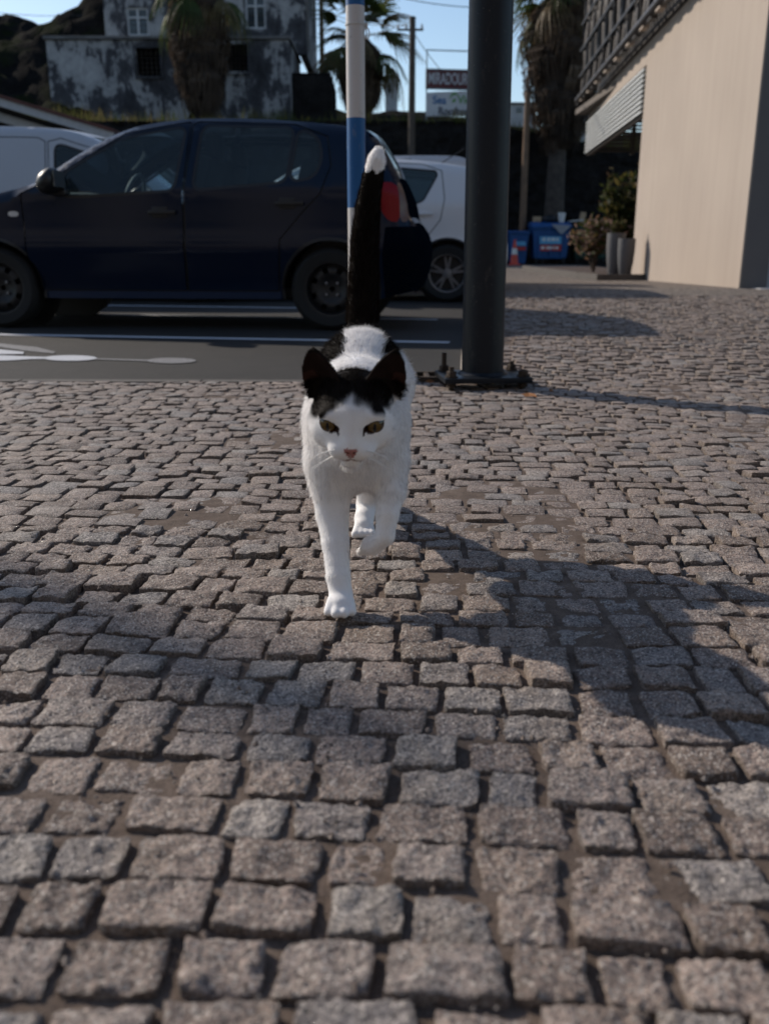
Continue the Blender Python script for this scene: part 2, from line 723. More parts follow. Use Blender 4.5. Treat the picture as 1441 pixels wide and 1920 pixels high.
def hill_h(X, Y):
    b = 4.62 + 2.3 * sm(36, 50, Y) + .015 * max(0, Y - 50) * 4
    out = 3.9 * sm(-9.0, -11.5, X) * sm(37.5, 44, Y) * (1 - .22 * sm(-12.6, -14.5, X) + .1 * sm(-15.5, -18, X))
    out += 1.0 * sm(-8.5, -12.0, X) * sm(34.2, 37, Y) * (1 - .3 * sm(-14, -20, X))
    out *= .86 + .28 * noise.noise(Vector((X * .28, Y * .28, 0)))
    n = noise.fractal(Vector((X * .5, Y * .5, 2)), 1.0, 2.0, 4) * .35 * sm(33.5, 38, Y)
    n += noise.fractal(Vector((X * 1.4, Y * 1.4, 7)), 1.0, 2.0, 3) * .38 * sm(-8, -12, X) * sm(35, 40, Y)
    if X > 2:
        b -= .9 * sm(2, 9, X)
    return b + out + n


mb = MB()
xs = np.concatenate([np.linspace(-75, -21, 24), np.linspace(-20, 14, 120), np.linspace(15, 75, 20)])
ys = np.concatenate([np.linspace(33.2, 52, 70), np.linspace(54, 140, 18)])
for x in xs:
    for y in ys:
        mb.v.append((x, y, hill_h(x, y)))
ny = len(ys)
mb.f = [(i * ny + j, (i + 1) * ny + j, (i + 1) * ny + j + 1, i * ny + j + 1) for i in range(len(xs) - 1) for j in range(ny - 1)]
mb.m = [0] * len(mb.f)
tag(mb.build('hill', M_ROCK, smooth=True), kind='structure')
# dry-stone retaining wall, each visible face irregular
M_WALL = rockmat('dark_stone', (.013, .012, .012), (.034, .031, .030), 2.2)
wallt = thing('retaining_wall', 'dark basalt retaining wall behind the parked cars, topped with grass', 'wall', (0, 33, 0))
mb = MB()
xs = np.concatenate([np.linspace(-75, -16, 60), np.linspace(-15.8, 16, 190), np.linspace(16.5, 75, 60)])
zs = np.linspace(-.1, 1, 30)
for x in xs:
    top = hill_h(x, 33.4) + .05
    for z in zs:
        zz = z * top
        cell = noise.cell(Vector((x * 2.2 + .5 * math.floor(zz * 3), zz * 3, 0)))
        mb.v.append((x, 33.0 + .25 * max(0, zz / 5) + .09 * cell + .06 * noise.noise(Vector((x * 5, zz * 5, 1))), zz))
n_ = len(zs)
mb.f = [(i * n_ + j, (i + 1) * n_ + j, (i + 1) * n_ + j + 1, i * n_ + j + 1) for i in range(len(xs) - 1) for j in range(n_ - 1)]
mb.m = [0] * len(mb.f)
mb.build('stonework', M_WALL, wallt, world=True)

# grass and weeds along the terrace edge
M_GRASS = None
t = NT('dry_grass')
a = t.n('ShaderNodeAttribute', attribute_name='tone')
t.set(t.ramp(a.outputs['Fac'], [(0, (.05, .085, .014)), (.45, (.09, .085, .03)), (.75, (.19, .15, .07)), (1, (.08, .10, .025))]), .8, 0, .2)
GRASS_T = t
M_GRASS = t.mat
gr = random.Random(5)
V, Fc, C_ = [], [], []
for i in range(5200):
    X = gr.uniform(-13, 9)
    Y = 33.2 + gr.random() ** 1.4 * 3.4
    h = gr.uniform(.15, .5) * (1.2 if noise.noise(Vector((X * .7, Y * .7, 0))) > .0 else .5)
    z = hill_h(X, Y)
    a = gr.uniform(0, 6.28)
    w = gr.uniform(.012, .03)
    lx, ly = gr.gauss(0, .12), gr.gauss(0, .12)
    o_ = len(V)
    V += [(X - w * math.cos(a), Y - w * math.sin(a), z - .03), (X + w * math.cos(a), Y + w * math.sin(a), z - .03), (X + lx, Y + ly, z + h)]
    Fc.append((o_, o_ + 1, o_ + 2))
    tn = min(1, max(0, .4 + .5 * noise.noise(Vector((X * .5, Y, 3))) + gr.gauss(0, .15)))
    C_ += [(tn, tn, tn, 1)] * 3
me = bpy.data.meshes.new('grass')
me.from_pydata(V, [], Fc)
me.materials.append(M_GRASS)
put_cols(me, C_)
o = bpy.data.objects.new('grass', me)
COL.objects.link(o)
tag(o, 'tufts of dry and green grass along the top of the dark wall', 'grass', kind='stuff')

# ================================================================== ruined house on the terrace
t = NT('stained_plaster')
p = t.pos()
p2 = t.pos((1, 1, .35))
n1 = t.noise(p, .75, 6, .68, .3)
n2 = t.noise(p2, 1.6, 6, .7, .6)
n3 = t.noise(p, 14, 4, .7)
a = t.math('ADD', t.math('MULTIPLY', n1, .55), t.math('MULTIPLY', n2, .5))
a = t.math('ADD', a, t.math('MULTIPLY', n3, .06))
c = t.ramp(a, [(.43, (.032, .032, .036)), (.54, (.072, .072, .082)), (.572, (.28, .278, .285)), (.72, (.45, .445, .45))])
t.set(c, .92, 0, .2)
t.bump([(a, .5, .08), (n3, .4, .02)])
M_PLAST = t.mat
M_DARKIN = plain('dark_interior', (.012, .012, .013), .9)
M_WFRAME = plain('white_window_frame', (.42, .43, .45), .5, var=.08)
M_LEDGE = plain('concrete_ledge', (.13, .125, .125), .9, var=.35, scale=3, bump=.4, obj=False)
M_BARS = plain('rusty_bars', (.05, .04, .035), .7, var=.3)
t = NT('window_glass')
t.set((.035, .045, .055), .06, 0, .6)
M_PANE = t.mat
house = thing('ruined_house', 'weathered two-storey house with peeling white plaster on the terrace behind the cars', 'house', at(320, 215, 38.5))
YL, YU = 38.5, 41.5


def px_box(x0, y0, x1, y1, Y, d, mb_, m=0):
    """box whose front face covers these photo pixels at distance Y"""
    a, b = at(x0, y1, Y), at(x1, y0, Y)
    mb_.box(((a.x + b.x) / 2, Y + d / 2, (a.z + b.z) / 2), (b.x - a.x, d, b.z - a.z), m=m)


def facade(mb_, x0, x1, z0, z1, Y, holes, th):
    """front wall with real openings, holes = (x0,z0,x1,z1)"""
    X_ = sorted(set([x0, x1] + [h[0] for h in holes] + [h[2] for h in holes]))
    Z_ = sorted(set([z0, z1] + [h[1] for h in holes] + [h[3] for h in holes]))
    for i in range(len(X_) - 1):
        for j in range(len(Z_) - 1):
            cx, cz = (X_[i] + X_[i + 1]) / 2, (Z_[j] + Z_[j + 1]) / 2
            if any(h[0] < cx < h[2] and h[1] < cz < h[3] for h in holes):
                continue
            mb_.box((cx, Y + th / 2, cz), (X_[i + 1] - X_[i], th, Z_[j + 1] - Z_[j]))


def win_rect(x0, y0, x1, y1, Y):
    a, b = at(x0, y1, Y), at(x1, y0, Y)
    return (a.x, a.z, b.x, b.z)


lo_w = [win_rect(258, 90, 299, 143, YL), win_rect(427, 83, 463, 134, YL)]
a, b = at(99, 214, YL), at(541, 75, YL)
zl = a.z - 1.2
mb = MB()
facade(mb, a.x, b.x, zl, b.z, YL, lo_w, .35)
mb.box((b.x + .002 - .175, YL + .35 + 2.3, (zl + b.z) / 2), (.35, 4.6, b.z - zl))
mb.box((a.x + .175, YL + .35 + 2.3, (zl + b.z) / 2), (.35, 4.6, b.z - zl))
mb.build('lower_wall', M_PLAST, house, world=True)
mb = MB()
mb.box(((a.x + b.x) / 2, YL + 2.4, b.z + .075), (b.x - a.x + .16, 5.0, .12), bev=.02)
mb.build('ledge', M_LEDGE, house, world=True)
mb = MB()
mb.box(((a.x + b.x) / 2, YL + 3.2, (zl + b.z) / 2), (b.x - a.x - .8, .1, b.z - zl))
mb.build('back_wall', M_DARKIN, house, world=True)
ztop_l = b.z + .15
for h in lo_w:
    mb = MB()
    cx, cz = (h[0] + h[2]) / 2, (h[1] + h[3]) / 2
    w_, h_ = h[2] - h[0], h[3] - h[1]
    fw = .10
    mb.box((cx - w_ / 2 - fw / 2, YL - .02, cz), (fw, .06, h_ + 2 * fw))
    mb.box((cx + w_ / 2 + fw / 2, YL - .02, cz), (fw, .06, h_ + 2 * fw))
    mb.box((cx, YL - .021, cz + h_ / 2 + fw / 2), (w_, .058, fw))
    mb.box((cx, YL - .03, cz - h_ / 2 - fw / 2), (w_, .10, fw))
    fr = mb.build('window', M_PLAST, house, world=True)
    for k in range(1, 5):
        mb = MB()
        mb.tube([(h[0] + w_ * k / 5, YL + .16, h[1]), (h[0] + w_ * k / 5, YL + .16, h[3])], .014, 6)
        mb.build('bar', M_BARS, fr, world=True)
    for k in range(1, 6):
        mb = MB()
        mb.tube([(h[0], YL + .175, h[1] + h_ * k / 6), (h[2], YL + .175, h[1] + h_ * k / 6)], .012, 6)
        mb.build('bar', M_BARS, fr, world=True)
up_w = [win_rect(240, 14, 277, 67, YU), win_rect(461, -12, 497, 54, YU)]
a, b = at(200, 90, YU), at(571, -75, YU)
mb = MB()
facade(mb, a.x, b.x, ztop_l - .1, b.z, YU, up_w, .3)
mb.box((b.x - .15, YU + .3 + 3, (ztop_l + b.z) / 2), (.3, 6, b.z - ztop_l + .2))
mb.box((a.x + .15, YU + .3 + 3, (ztop_l + b.z) / 2), (.3, 6, b.z - ztop_l + .2))
mb.build('upper_wall', M_PLAST, house, world=True)
mb = MB()
mb.box(((a.x + b.x) / 2, YU + 2.8, b.z + .1), (b.x - a.x + .7, 7, .2), bev=.03)
mb.build('roof', M_LEDGE, house, world=True)
mb = MB()
mb.tube([(b.x + .08, YU - .06, ztop_l), (b.x + .08, YU - .06, b.z)], .06, 8)
mb.build('downpipe', M_LEDGE, house, world=True)
for h in up_w:
    cx, cz = (h[0] + h[2]) / 2, (h[1] + h[3]) / 2
    w_, h_ = h[2] - h[0], h[3] - h[1]
    mb = MB()
    for sx in (-1, 1):
        mb.box((cx + sx * (w_ / 2 - .04), YU + .1, cz), (.08, .07, h_))
    mb.box((cx, YU + .1, cz), (.09, .065, h_ - .01))
    for q in (-.5, .17, .5):
        mb.box((cx, YU + .098, cz + q * (h_ - .08)), (w_ - .16, .06, .07))
    fr = mb.build('window', M_WFRAME, house, world=True)
    mb = MB()
    mb.box((cx, YU + .14, cz), (w_ - .1, .012, h_ - .1))
    mb.build('pane', M_PANE, fr, world=True)
    for sx in (-1, 1):
        for k in range(1, 5):
            mb = MB()
            mb.box((cx + sx * w_ * .25, YU + .118, cz - h_ / 2 + h_ * k / 5), (w_ * .42, .012, .02))
            mb.build('glazing_bar', M_BARS, fr, world=True)
# dark lean-to at the right of the house
shed = thing('stone_shed', 'low dark stone outbuilding to the right of the ruined house', 'shed', at(590, 215, 39.5))
mb = MB()
a, b = at(536, 214, 39.2), at(622, 140, 39.2)
mb.box(((a.x + b.x) / 2, 41, (a.z + b.z) / 2 - .5), (b.x - a.x, 3.4, b.z - a.z + 1), bev=.1)
mb.build('wall', M_WALL, shed, world=True)
mb = MB()
mb.box(((a.x + b.x) / 2, 41, b.z + .05), (b.x - a.x - .1, 3.3, .1), bev=.03)
mb.build('roof', M_WALL, shed, world=True)
# small pale houses farther off
M_PALE = plain('pale_render', (.46, .45, .45), .9, var=.18, scale=2, obj=False)
for (x0, y0, x1, y1, Y, lab) in ((722, 146, 745, 200, 52, 'small pale house behind the middle palm'),
                                 (952, 196, 1004, 226, 50, 'small grey ruin on the ridge behind the lamp post'),
                                 (1056, 196, 1112, 262, 38, 'white house partly hidden behind the right-hand palm')):
    a, b = at(x0, y1, Y), at(x1, y0, Y)
    h_ = thing('far_house', lab, 'house', ((a.x + b.x) / 2, Y, a.z))
    mb = MB()
    zb_ = min(a.z, 4)
    mb.box(((a.x + b.x) / 2, Y + 2, (zb_ + b.z) / 2), (b.x - a.x, 4, b.z - zb_))
    mb.build('wall', M_PALE, h_, world=True)
    mb = MB()
    mb.box(((a.x + b.x) / 2, Y + 2, b.z + .05), (b.x - a.x + .2, 4.2, .1), bev=.02)
    mb.build('roof', M_LEDGE, h_, world=True)
    mb = MB()
    mb.box(((a.x * .6 + b.x * .4), Y - .02, b.z * .65 + a.z * .35), ((b.x - a.x) * .2, .05, (b.z - a.z) * .3))
    mb.build('window', M_PANE, h_, world=True)
    if x0 > 1050:
        mb = MB()
        mb.box(((a.x + b.x) / 2, Y - .04, a.z + .35), (b.x - a.x, .06, .12))
        mb.build('string_course', M_BARS, h_, world=True)

def leafy(t, f=.4):
    """thin leaves let some light through"""
    src = t.b.inputs['Base Color'].links[0].from_socket
    tr = t.n('ShaderNodeBsdfTranslucent')
    t.l(src, tr.inputs['Color'])
    mx = t.n('ShaderNodeMixShader', Fac=f)
    out_ = [n_ for n_ in t.t.nodes if n_.type == 'OUTPUT_MATERIAL'][0]
    t.l(t.b.outputs[0], mx.inputs[1]); t.l(tr.outputs[0], mx.inputs[2]); t.l(mx.outputs[0], out_.inputs['Surface'])


leafy(GRASS_T, .45)
# ================================================================== palms
M_TRUNK = plain('palm_trunk_mat', (.060, .048, .040), .95, var=.45, scale=6, bump=.8, bscale=30)
t = NT('palm_green')
a = t.n('ShaderNodeObjectInfo')
t.set(t.ramp(a.outputs['Random'], [(0, (.040, .062, .016)), (.4, (.065, .085, .022)), (.65, (.11, .095, .035)), (1, (.17, .115, .06))]), .6, 0, .3)
leafy(t)
M_FROND = t.mat
t = NT('palm_dead')
a = t.n('ShaderNodeAttribute', attribute_name='tone')
t.set(t.ramp(a.outputs['Fac'], [(0, (.045, .034, .028)), (.5, (.105, .075, .055)), (1, (.20, .145, .10))]), .9, 0, .2)
leafy(t, .3)
M_DEAD = t.mat


def fan_leaf(r, pet, droop, n=15, spread=2.3, fold=.25):
    """petiole along +x, then a fan of drooping blades"""
    vs, fs = [], []
    def quad(a, b, c, d):
        o_ = len(vs)
        vs.extend([a, b, c, d]); fs.append((o_, o_ + 1, o_ + 2, o_ + 3))
    steps = 4
    prev = None
    P = []
    for i in range(steps + 1):
        s = i / steps
        P.append(Vector((pet * s, 0, -droop * .35 * pet * s * s)))
    for i in range(steps):
        w = Vector((0, .022, 0))
        quad(P[i] - w, P[i] + w, P[i + 1] + w, P[i + 1] - w)
    hub = P[-1]
    for k in range(n):
        a = (k / (n - 1) - .5) * spread
        L = r * (1 - .28 * abs(k / (n - 1) - .5) * 2)
        d = Vector((math.cos(a), math.sin(a), 0))
        sd = Vector((-math.sin(a), math.cos(a), 0))
        pts = []
        for i in range(5):
            s = i / 4
            pts.append(hub + d * L * s * (1 - .12 * droop * s) + Vector((0, 0, -droop * L * .75 * s ** 2.2 - .02)))
        for i in range(4):
            w0 = .05 * (.45 + .9 * (i / 4) * (1 - i / 4) * 2) * (1 - .75 * (i / 4) ** 2)
            w1 = .05 * (.45 + .9 * ((i + 1) / 4) * (1 - (i + 1) / 4) * 2) * (1 - .95 * ((i + 1) / 4) ** 2)
            up = Vector((0, 0, .012 * (1 if k % 2 else -1)))
            quad(pts[i] - sd * w0 + up, pts[i] + sd * w0 - up, pts[i + 1] + sd * w1 - up, pts[i + 1] - sd * w1 + up)
    return vs, fs


frond_me = []
for k in range(4):
    vs, fs = fan_leaf(.95 + .12 * k, .85 + .1 * k, .45 + .28 * k)
    me = bpy.data.meshes.new('frond')
    me.from_pydata(vs, [], fs)
    me.materials.append(M_FROND)
    frond_me.append(me)


def palm(base, zcrown, r_tr, skirt_len, skirt_r, n_live, label, seed, scale=1.0, lean=0.0):
    rr_ = random.Random(seed)
    root = thing('palm_tree', label, 'palm tree', base, group='fan palms behind the car park')
    H_ = zcrown - base.z
    mb_ = MB()
    pts, rs = [], []
    for i in range(14):
        s = i / 13
        pts.append((lean * s * s, 0, H_ * s - .3 * (1 - s)))
        rs.append(r_tr * (1.25 - .35 * s) * (1 + .05 * math.sin(i * 7)))
    mb_.tube(pts, rs, 14)
    mb_.build('trunk', M_TRUNK, root, smooth=True)
    top = Vector((lean, 0, H_))
    for i in range(n_live):
        o_ = bpy.data.objects.new('frond', rr_.choice(frond_me[:3] if i < n_live * .6 else frond_me[2:]))
        COL.objects.link(o_)
        o_.parent = root
        e = math.radians(rr_.uniform(5, 75)) if i < n_live * .6 else math.radians(rr_.uniform(-35, 10))
        o_.location = top + Vector((0, 0, rr_.uniform(-.1, .25)))
        o_.rotation_euler = (rr_.uniform(-.4, .4), -e, 2.399 * i + rr_.uniform(-.3, .3))
        o_.scale = (scale,) * 3
    # skirt of dead fronds hanging against the trunk
    V_, F_, C2_ = [], [], []
    nd = 330
    for i in range(nd):
        s = rr_.random()
        z = H_ - .05 - s * skirt_len * .93
        a_ = rr_.uniform(0, 6.283)
        prof = float(np.interp(s, [0, .12, .35, .65, .85, 1], [.5, .95, 1.0, .85, .62, .40]))
        rad = skirt_r * prof * rr_.uniform(.75, 1.0)
        L = rr_.uniform(.55, .95) * (1 if s < .8 else .6)
        tn = min(1, max(0, .5 - .35 * s + rr_.gauss(.05, .22)))
        cc_ = Vector((math.cos(a_), math.sin(a_), 0))
        tt_ = Vector((-math.sin(a_), math.cos(a_), 0))
        o0 = top + Vector((0, 0, z - H_)) + cc_ * (rad * .72)
        for k in range(8):
            sp = (k / 7 - .5) * rr_.uniform(.5, .8)
            b0 = o0 + tt_ * sp * .18
            b1 = o0 + tt_ * sp * .9 * L + cc_ * (rad * .30 + rr_.uniform(-.03, .05)) + Vector((0, 0, -L * .45))
            b2 = o0 + tt_ * sp * 1.1 * L + cc_ * (rad * .16 + rr_.uniform(-.08, .10)) + Vector((0, 0, -L * rr_.uniform(.85, 1.15)))
            w = tt_ * .022 + cc_ * rr_.uniform(-.012, .012)
            oo = len(V_)
            V_ += [b0 - w, b0 + w, b1 + w * 1.1, b1 - w * 1.1, b2 + w * .3, b2 - w * .3]
            F_ += [(oo, oo + 1, oo + 2, oo + 3), (oo + 3, oo + 2, oo + 4, oo + 5)]
            C2_ += [(tn, tn, tn, 1)] * 6
    # core behind the blades so that the skirt is opaque like the real thatch
    n_ = 16
    oo = len(V_)
    lev = [0, .12, .35, .65, .85, 1]
    pr = [.35, .66, .72, .58, .38, .2]
    for q, pv in zip(lev, pr):
        for k in range(n_):
            a_ = 6.283 * k / n_
            V_.append(top + Vector((math.cos(a_) * skirt_r * pv * rr_.uniform(.9, 1.08), math.sin(a_) * skirt_r * pv * rr_.uniform(.9, 1.08), -.05 - q * skirt_len)))
            C2_.append((.12, .12, .12, 1))
    for i in range(5):
        for k in range(n_):
            F_.append((oo + i * n_ + k, oo + i * n_ + (k + 1) % n_, oo + (i + 1) * n_ + (k + 1) % n_, oo + (i + 1) * n_ + k))
    me_ = bpy.data.meshes.new('skirt')
    me_.from_pydata([tuple(v) for v in V_], [], F_)
    me_.materials.append(M_DEAD)
    put_cols(me_, C2_)
    o_ = bpy.data.objects.new('skirt', me_)
    COL.objects.link(o_)
    o_.parent = root
    tag(o_, kind='stuff')
    return root


b = at(397, 216, 36.0)
palm(b, at(384, -42, 36.0).z, .27, 4.75, 1.15, 30, 'fan palm with a thick brown skirt standing in front of the ruined house', 1, 1.0, -.3)
b = at(676, 222, 42.0)
palm(b, at(676, 70, 42.0).z, .28, 2.9, 1.0, 30, 'fan palm with an open green crown behind the blue and white pole', 2, 1.25)
b = at(1034, 470, 32.0); b.z = 0
palm(b, at(1038, -22, 32.0).z, .27, 4.7, 1.5, 40, 'tall fan palm with a heavy dead skirt beside the slatted building', 3, 1.0, .1)

# ================================================================== poles, wires, sign
M_WOOD = plain('pole_wood', (.085, .066, .052), .9, var=.3, scale=5, bump=.4)
M_WOODB = plain('pole_wood_brown', (.17, .105, .065), .85, var=.3, scale=5, bump=.4)
M_WIRE = plain('wire', (.03, .03, .032), .6)


def upole(px, Y, ytop, r, m_, label, zb=0.0, arm=False):
    b_ = at(px, 300, Y); b_.z = zb
    zt = at(px, ytop, Y).z
    root = thing('utility_pole', label, 'pole', b_, group='wooden utility poles')
    mb_ = MB()
    mb_.tube([(0, 0, -.3), (0, 0, (zt - zb) * .5), (0, 0, zt - zb)], [r * 1.15, r, r * .85], 12)
    mb_.build('shaft', m_, root, smooth=True, auto=40)
    mb_ = MB()
    mb_.lathe([(.0, .05), (r * .9, .02), (r * .95, -.04), (r * .86, -.04)], 12, (0, 0, zt - zb))
    mb_.build('cap', M_WIRE, root)
    if arm:
        mb_ = MB()
        mb_.tube([(-.5, 0, zt - zb - .35), (.35, 0, zt - zb - .35)], .035, 8)
        mb_.build('crossarm', m_, root)
        for q in (-.45, -.2, .3):
            mb_ = MB()
            mb_.lathe([(.0, 0), (.03, .0), (.04, .04), (.02, .08), (.03, .12), (0, .14)], 10, (q, 0, zt - zb - .31))
            mb_.build('insulator', M_PALE, root)
    return root


upole(771, 32.2, 33, .115, M_WOOD, 'dark wooden utility pole standing between the middle palm and the sign', arm=True)
upole(607, 46, -40, .11, M_WOODB, 'thin brown utility pole rising beside the house, left of the middle palm', zb=5.5)
upole(984, 31.5, 170, .105, M_WOODB, 'brown wooden post between the lamp post and the right-hand palm')
# off to the left, beyond the frame: the pole whose soft shadow crosses the paving
pl = upole(300, 10, 20, .12, M_WOOD, 'tall wooden utility pole at the left of the car park')
pl.location = (-12.85, 10.85, 0)
for ch in pl.children:
    ch.scale = (.8, .8, 9.45 / max(.1, at(300, 20, 10).z))


def wire(a, b, sag, label, r=.012):
    mb_ = MB()
    mb_.tube([a.lerp(b, q) + Vector((0, 0, -4 * sag * q * (1 - q))) for q in np.linspace(0, 1, 14)], r, 5)
    o_ = mb_.build('overhead_wire', M_WIRE)
    tag(o_, label, 'wire', 'overhead wires')


wire(at(771, 40, 32.2), at(572, 66, 41.3), .3, 'thin overhead wire running from the ruined house to the dark pole')
wire(at(771, 48, 32.2), at(607, 20, 46), .2, 'thin overhead wire between the thin brown pole and the dark pole')
wire(at(690, -20, 25), at(905, 14, 30), .1, 'thin overhead wire crossing the sky above the sign')
wire(at(771, 55, 32.2), at(905, 200, 36), .3, 'thin overhead wire sloping down behind the signs')
wire(at(-60, 16, 44), at(215, 24, 44), .2, 'thin overhead wire left of the house')

M_RED = plain('sign_red', (.115, .016, .020), .5, var=.1)
M_WHITE = plain('sign_white', (.62, .63, .66), .5, var=.06)
M_STEEL = plain('galvanised', (.20, .22, .24), .5, .4)
M_BLUE_T = plain('sign_blue', (.03, .14, .34), .5)
M_GREEN_T = plain('sign_green', (.12, .32, .09), .5)
M_DARK_T = plain('sign_dark', (.07, .07, .10), .5)


def text_obj(name, txt, size, loc, rot, m_, parent, depth=.006, sx=1.0, align='LEFT', bold=0.0):
    cu = bpy.data.curves.new(name, 'FONT')
    cu.body = txt
    cu.size = size
    cu.extrude = depth
    cu.offset = bold
    cu.align_x = align
    cu.align_y = 'CENTER'
    to = bpy.data.objects.new(name, cu)
    COL.objects.link(to)
    bpy.context.view_layer.update()
    dg = bpy.context.evaluated_depsgraph_get()
    me_ = bpy.data.meshes.new_from_object(to.evaluated_get(dg))
    bpy.data.objects.remove(to)
    me_.materials.clear()
    me_.materials.append(m_)
    o_ = bpy.data.objects.new(name, me_)
    COL.objects.link(o_)
    o_.parent = parent
    o_.location = loc
    o_.rotation_euler = rot
    o_.scale = (sx, 1, 1)
    return o_


SY = 34.4
sa, sb = at(798, 218, SY), at(910, 90, SY)
rz_s = math.radians(9)
sign = thing('sign_frame', 'steel frame carrying two boards on the wall top, partly behind the lamp post', 'sign', (sa.x, SY, sa.z), rz_s)
Wd = (sb.x - sa.x)
zz = lambda y_: at(800, y_, SY).z - sa.z
mb = MB()
for x_ in (.02, Wd - .02):
    mb.tube([(x_, .05, -1.2), (x_, .05, zz(93))], .022, 6)
mb.tube([(.0, .05, zz(93)), (Wd, .05, zz(93))], .022, 6)
mb.build('frame', M_STEEL, sign)
# upper board
u0, u1 = zz(165), zz(131)
mb = MB(); mb.box((Wd / 2, 0, (u0 + u1) / 2), (Wd, .06, u1 - u0), bev=.01)
rb = mb.build('red_board', M_RED, sign)
mb = MB()
mb.box((Wd / 2, -.006, u1 + .02), (Wd + .04, .09, .04)); mb.box((Wd / 2, -.006, u0 - .02), (Wd + .04, .09, .04))
mb.box((-.012, -.006, (u0 + u1) / 2), (.024, .088, u1 - u0))
mb.build('board_edge', M_STEEL, sign)
text_obj('lettering', 'MIRADOURO', .52, (.06, -.036, (u0 + u1) / 2), (math.pi / 2, 0, 0), M_WHITE, rb, sx=.52, bold=.006)
# lower board
l0, l1 = zz(218), zz(172)
mb = MB(); mb.prism([(0, -.03, l0), (Wd, -.03, l0 + .05), (Wd, -.03, l1 + .09), (.35, -.03, l1 + .0), (0, -.03, l1 - .03)], (0, .06, 0))
wb = mb.build('white_board', M_WHITE, sign)
text_obj('lettering', 'Sea', .36, (.22, -.036, l1 - .27), (math.pi / 2, 0, 0), M_BLUE_T, wb, bold=.008)
text_obj('lettering', 'View', .36, (1.12, -.036, l1 - .24), (math.pi / 2, 0, 0), M_GREEN_T, wb, bold=.008)
text_obj('lettering', 'Rooftop', .34, (.42, -.036, l1 - .62), (math.pi / 2, 0, 0), M_DARK_T, wb, bold=.009)
mb = MB()
lf = []
for i in range(15):
    a = i / 14
    ang = math.radians(210 - 190 * a)
    lf.append((.95 + .13 * math.cos(ang) + .07 * a, -.038, l1 - .25 + .15 * math.sin(ang) + .08 * a))
for i in range(14):
    w0, w1 = .045 * math.sin(math.pi * (i + .3) / 15), .045 * math.sin(math.pi * (i + 1.3) / 15)
    a_, b_ = Vector(lf[i]), Vector(lf[i + 1])
    mb.add([a_ + Vector((0, 0, -w0)), a_ + Vector((0, 0, w0)), b_ + Vector((0, 0, w1)), b_ + Vector((0, 0, -w1))], [(0, 1, 2, 3)])
mb.add([(.90, -.037, l1 - .34), (1.04, -.037, l1 - .31), (1.06, -.037, l1 - .19), (.95, -.037, l1 - .22)], [(0, 1, 2, 3)])
mb.build('leaf_emblem', M_GREEN_T, wb)

# ================================================================== shed roof at the left edge
M_TILE = plain('roof_tile', (.105, .045, .036), .85, var=.3, scale=4, bump=.5)
M_FASC = plain('fascia_paint', (.42, .43, .44), .6, var=.12, obj=False)
canopy = thing('lean_to_roof', 'sloping tiled shed roof with pale fascia above the white van', 'roof', at(60, 220, 21))
A, B = at(-260, 98, 21), at(212, 241, 21)
dn = (B - A)
for (dz0, dz1, y0, y1, m_, nm) in ((.0, -.07, -.06, 6, M_TILE, 'roof_tile_edge'), (-.075, -.24, 0, .06, M_FASC, 'fascia'), (-.245, -.36, .35, .40, M_DARKIN, 'shade_strip'), (-.26, -.55, .5, .62, M_FASC, 'beam')):  # solid dark strip stands in for the shade between fascia and beam
    mb = MB()
    mb.prism([A + Vector((0, y0, dz0)), B + Vector((0, y0, dz0)), B + Vector((0, y0, dz1)), A + Vector((0, y0, dz1))], (0, y1 - y0, 0))
    mb.build(nm, m_, canopy, world=True)
for q in (.35, .93):
    p_ = A.lerp(B, q)
    mb = MB()
    mb.box((p_.x, 21.9, (p_.z - .4) / 2), (.12, .12, p_.z - .4))
    mb.build('post', M_BARS, canopy, world=True)
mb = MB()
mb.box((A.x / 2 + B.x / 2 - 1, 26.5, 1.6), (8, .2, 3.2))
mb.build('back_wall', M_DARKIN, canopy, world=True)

# ================================================================== slatted building on the right
t = NT('beige_render')
p = t.pos()
n1 = t.noise(t.pos((6, 6, .35)), 1.0, 5, .6)
n2 = t.noise(p, 160, 3, .7)
n3 = t.noise(p, .8, 4, .5)
c = t.ramp(n1, [(.3, (.375, .316, .268)), (.7, (.402, .341, .290))])
c = t.mix(.5, c, t.ramp(n3, [(.3, .9), (.7, 1.08)]), 'MULTIPLY')
t.set(c, .92, 0, .2)
stn = t.noise(t.pos((2.2, 2.2, .10)), 1.6, 5, .7, .4)
c = t.mix(t.ramp(stn, [(.56, 0.0), (.72, .30)]), c, (.27, .225, .185))
blt = t.noise(p, 2.6, 5, .7)
c = t.mix(t.ramp(blt, [(.60, 0.0), (.75, .22)]), c, (.44, .39, .34))
t.set(c, .92, 0, .2)
t.bump([(n2, .45, .005), (blt, .2, .01)])
M_BEIGE = t.mat
M_GREYR = plain('grey_render', (.145, .135, .13), .9, var=.08, scale=3, bump=.2, bscale=120, obj=False)
M_SCR = plain('screen_steel', (.030, .026, .025), .55, .3, var=.15)
M_BLADE = plain('screen_blade', (.034, .029, .028), .45, .4, var=.15)
M_LOUV = plain('louvre_paint', (.60, .62, .62), .5, var=.06)
M_OLIVE = plain('louvre_backing_mat', (.030, .028, .018), .9, obj=False)
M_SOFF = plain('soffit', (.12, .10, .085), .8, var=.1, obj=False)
C1, C0, C2 = Vector((3.98, 10.5, 0)), Vector((4.47, 17.0, 0)), Vector((5.005, 24.1, 0))
dW = (C0 - C1).normalized()
nW = Vector((-dW.y, dW.x, 0))
bld = thing('building', 'beige rendered building with a dark slatted steel screen above', 'building', C1)


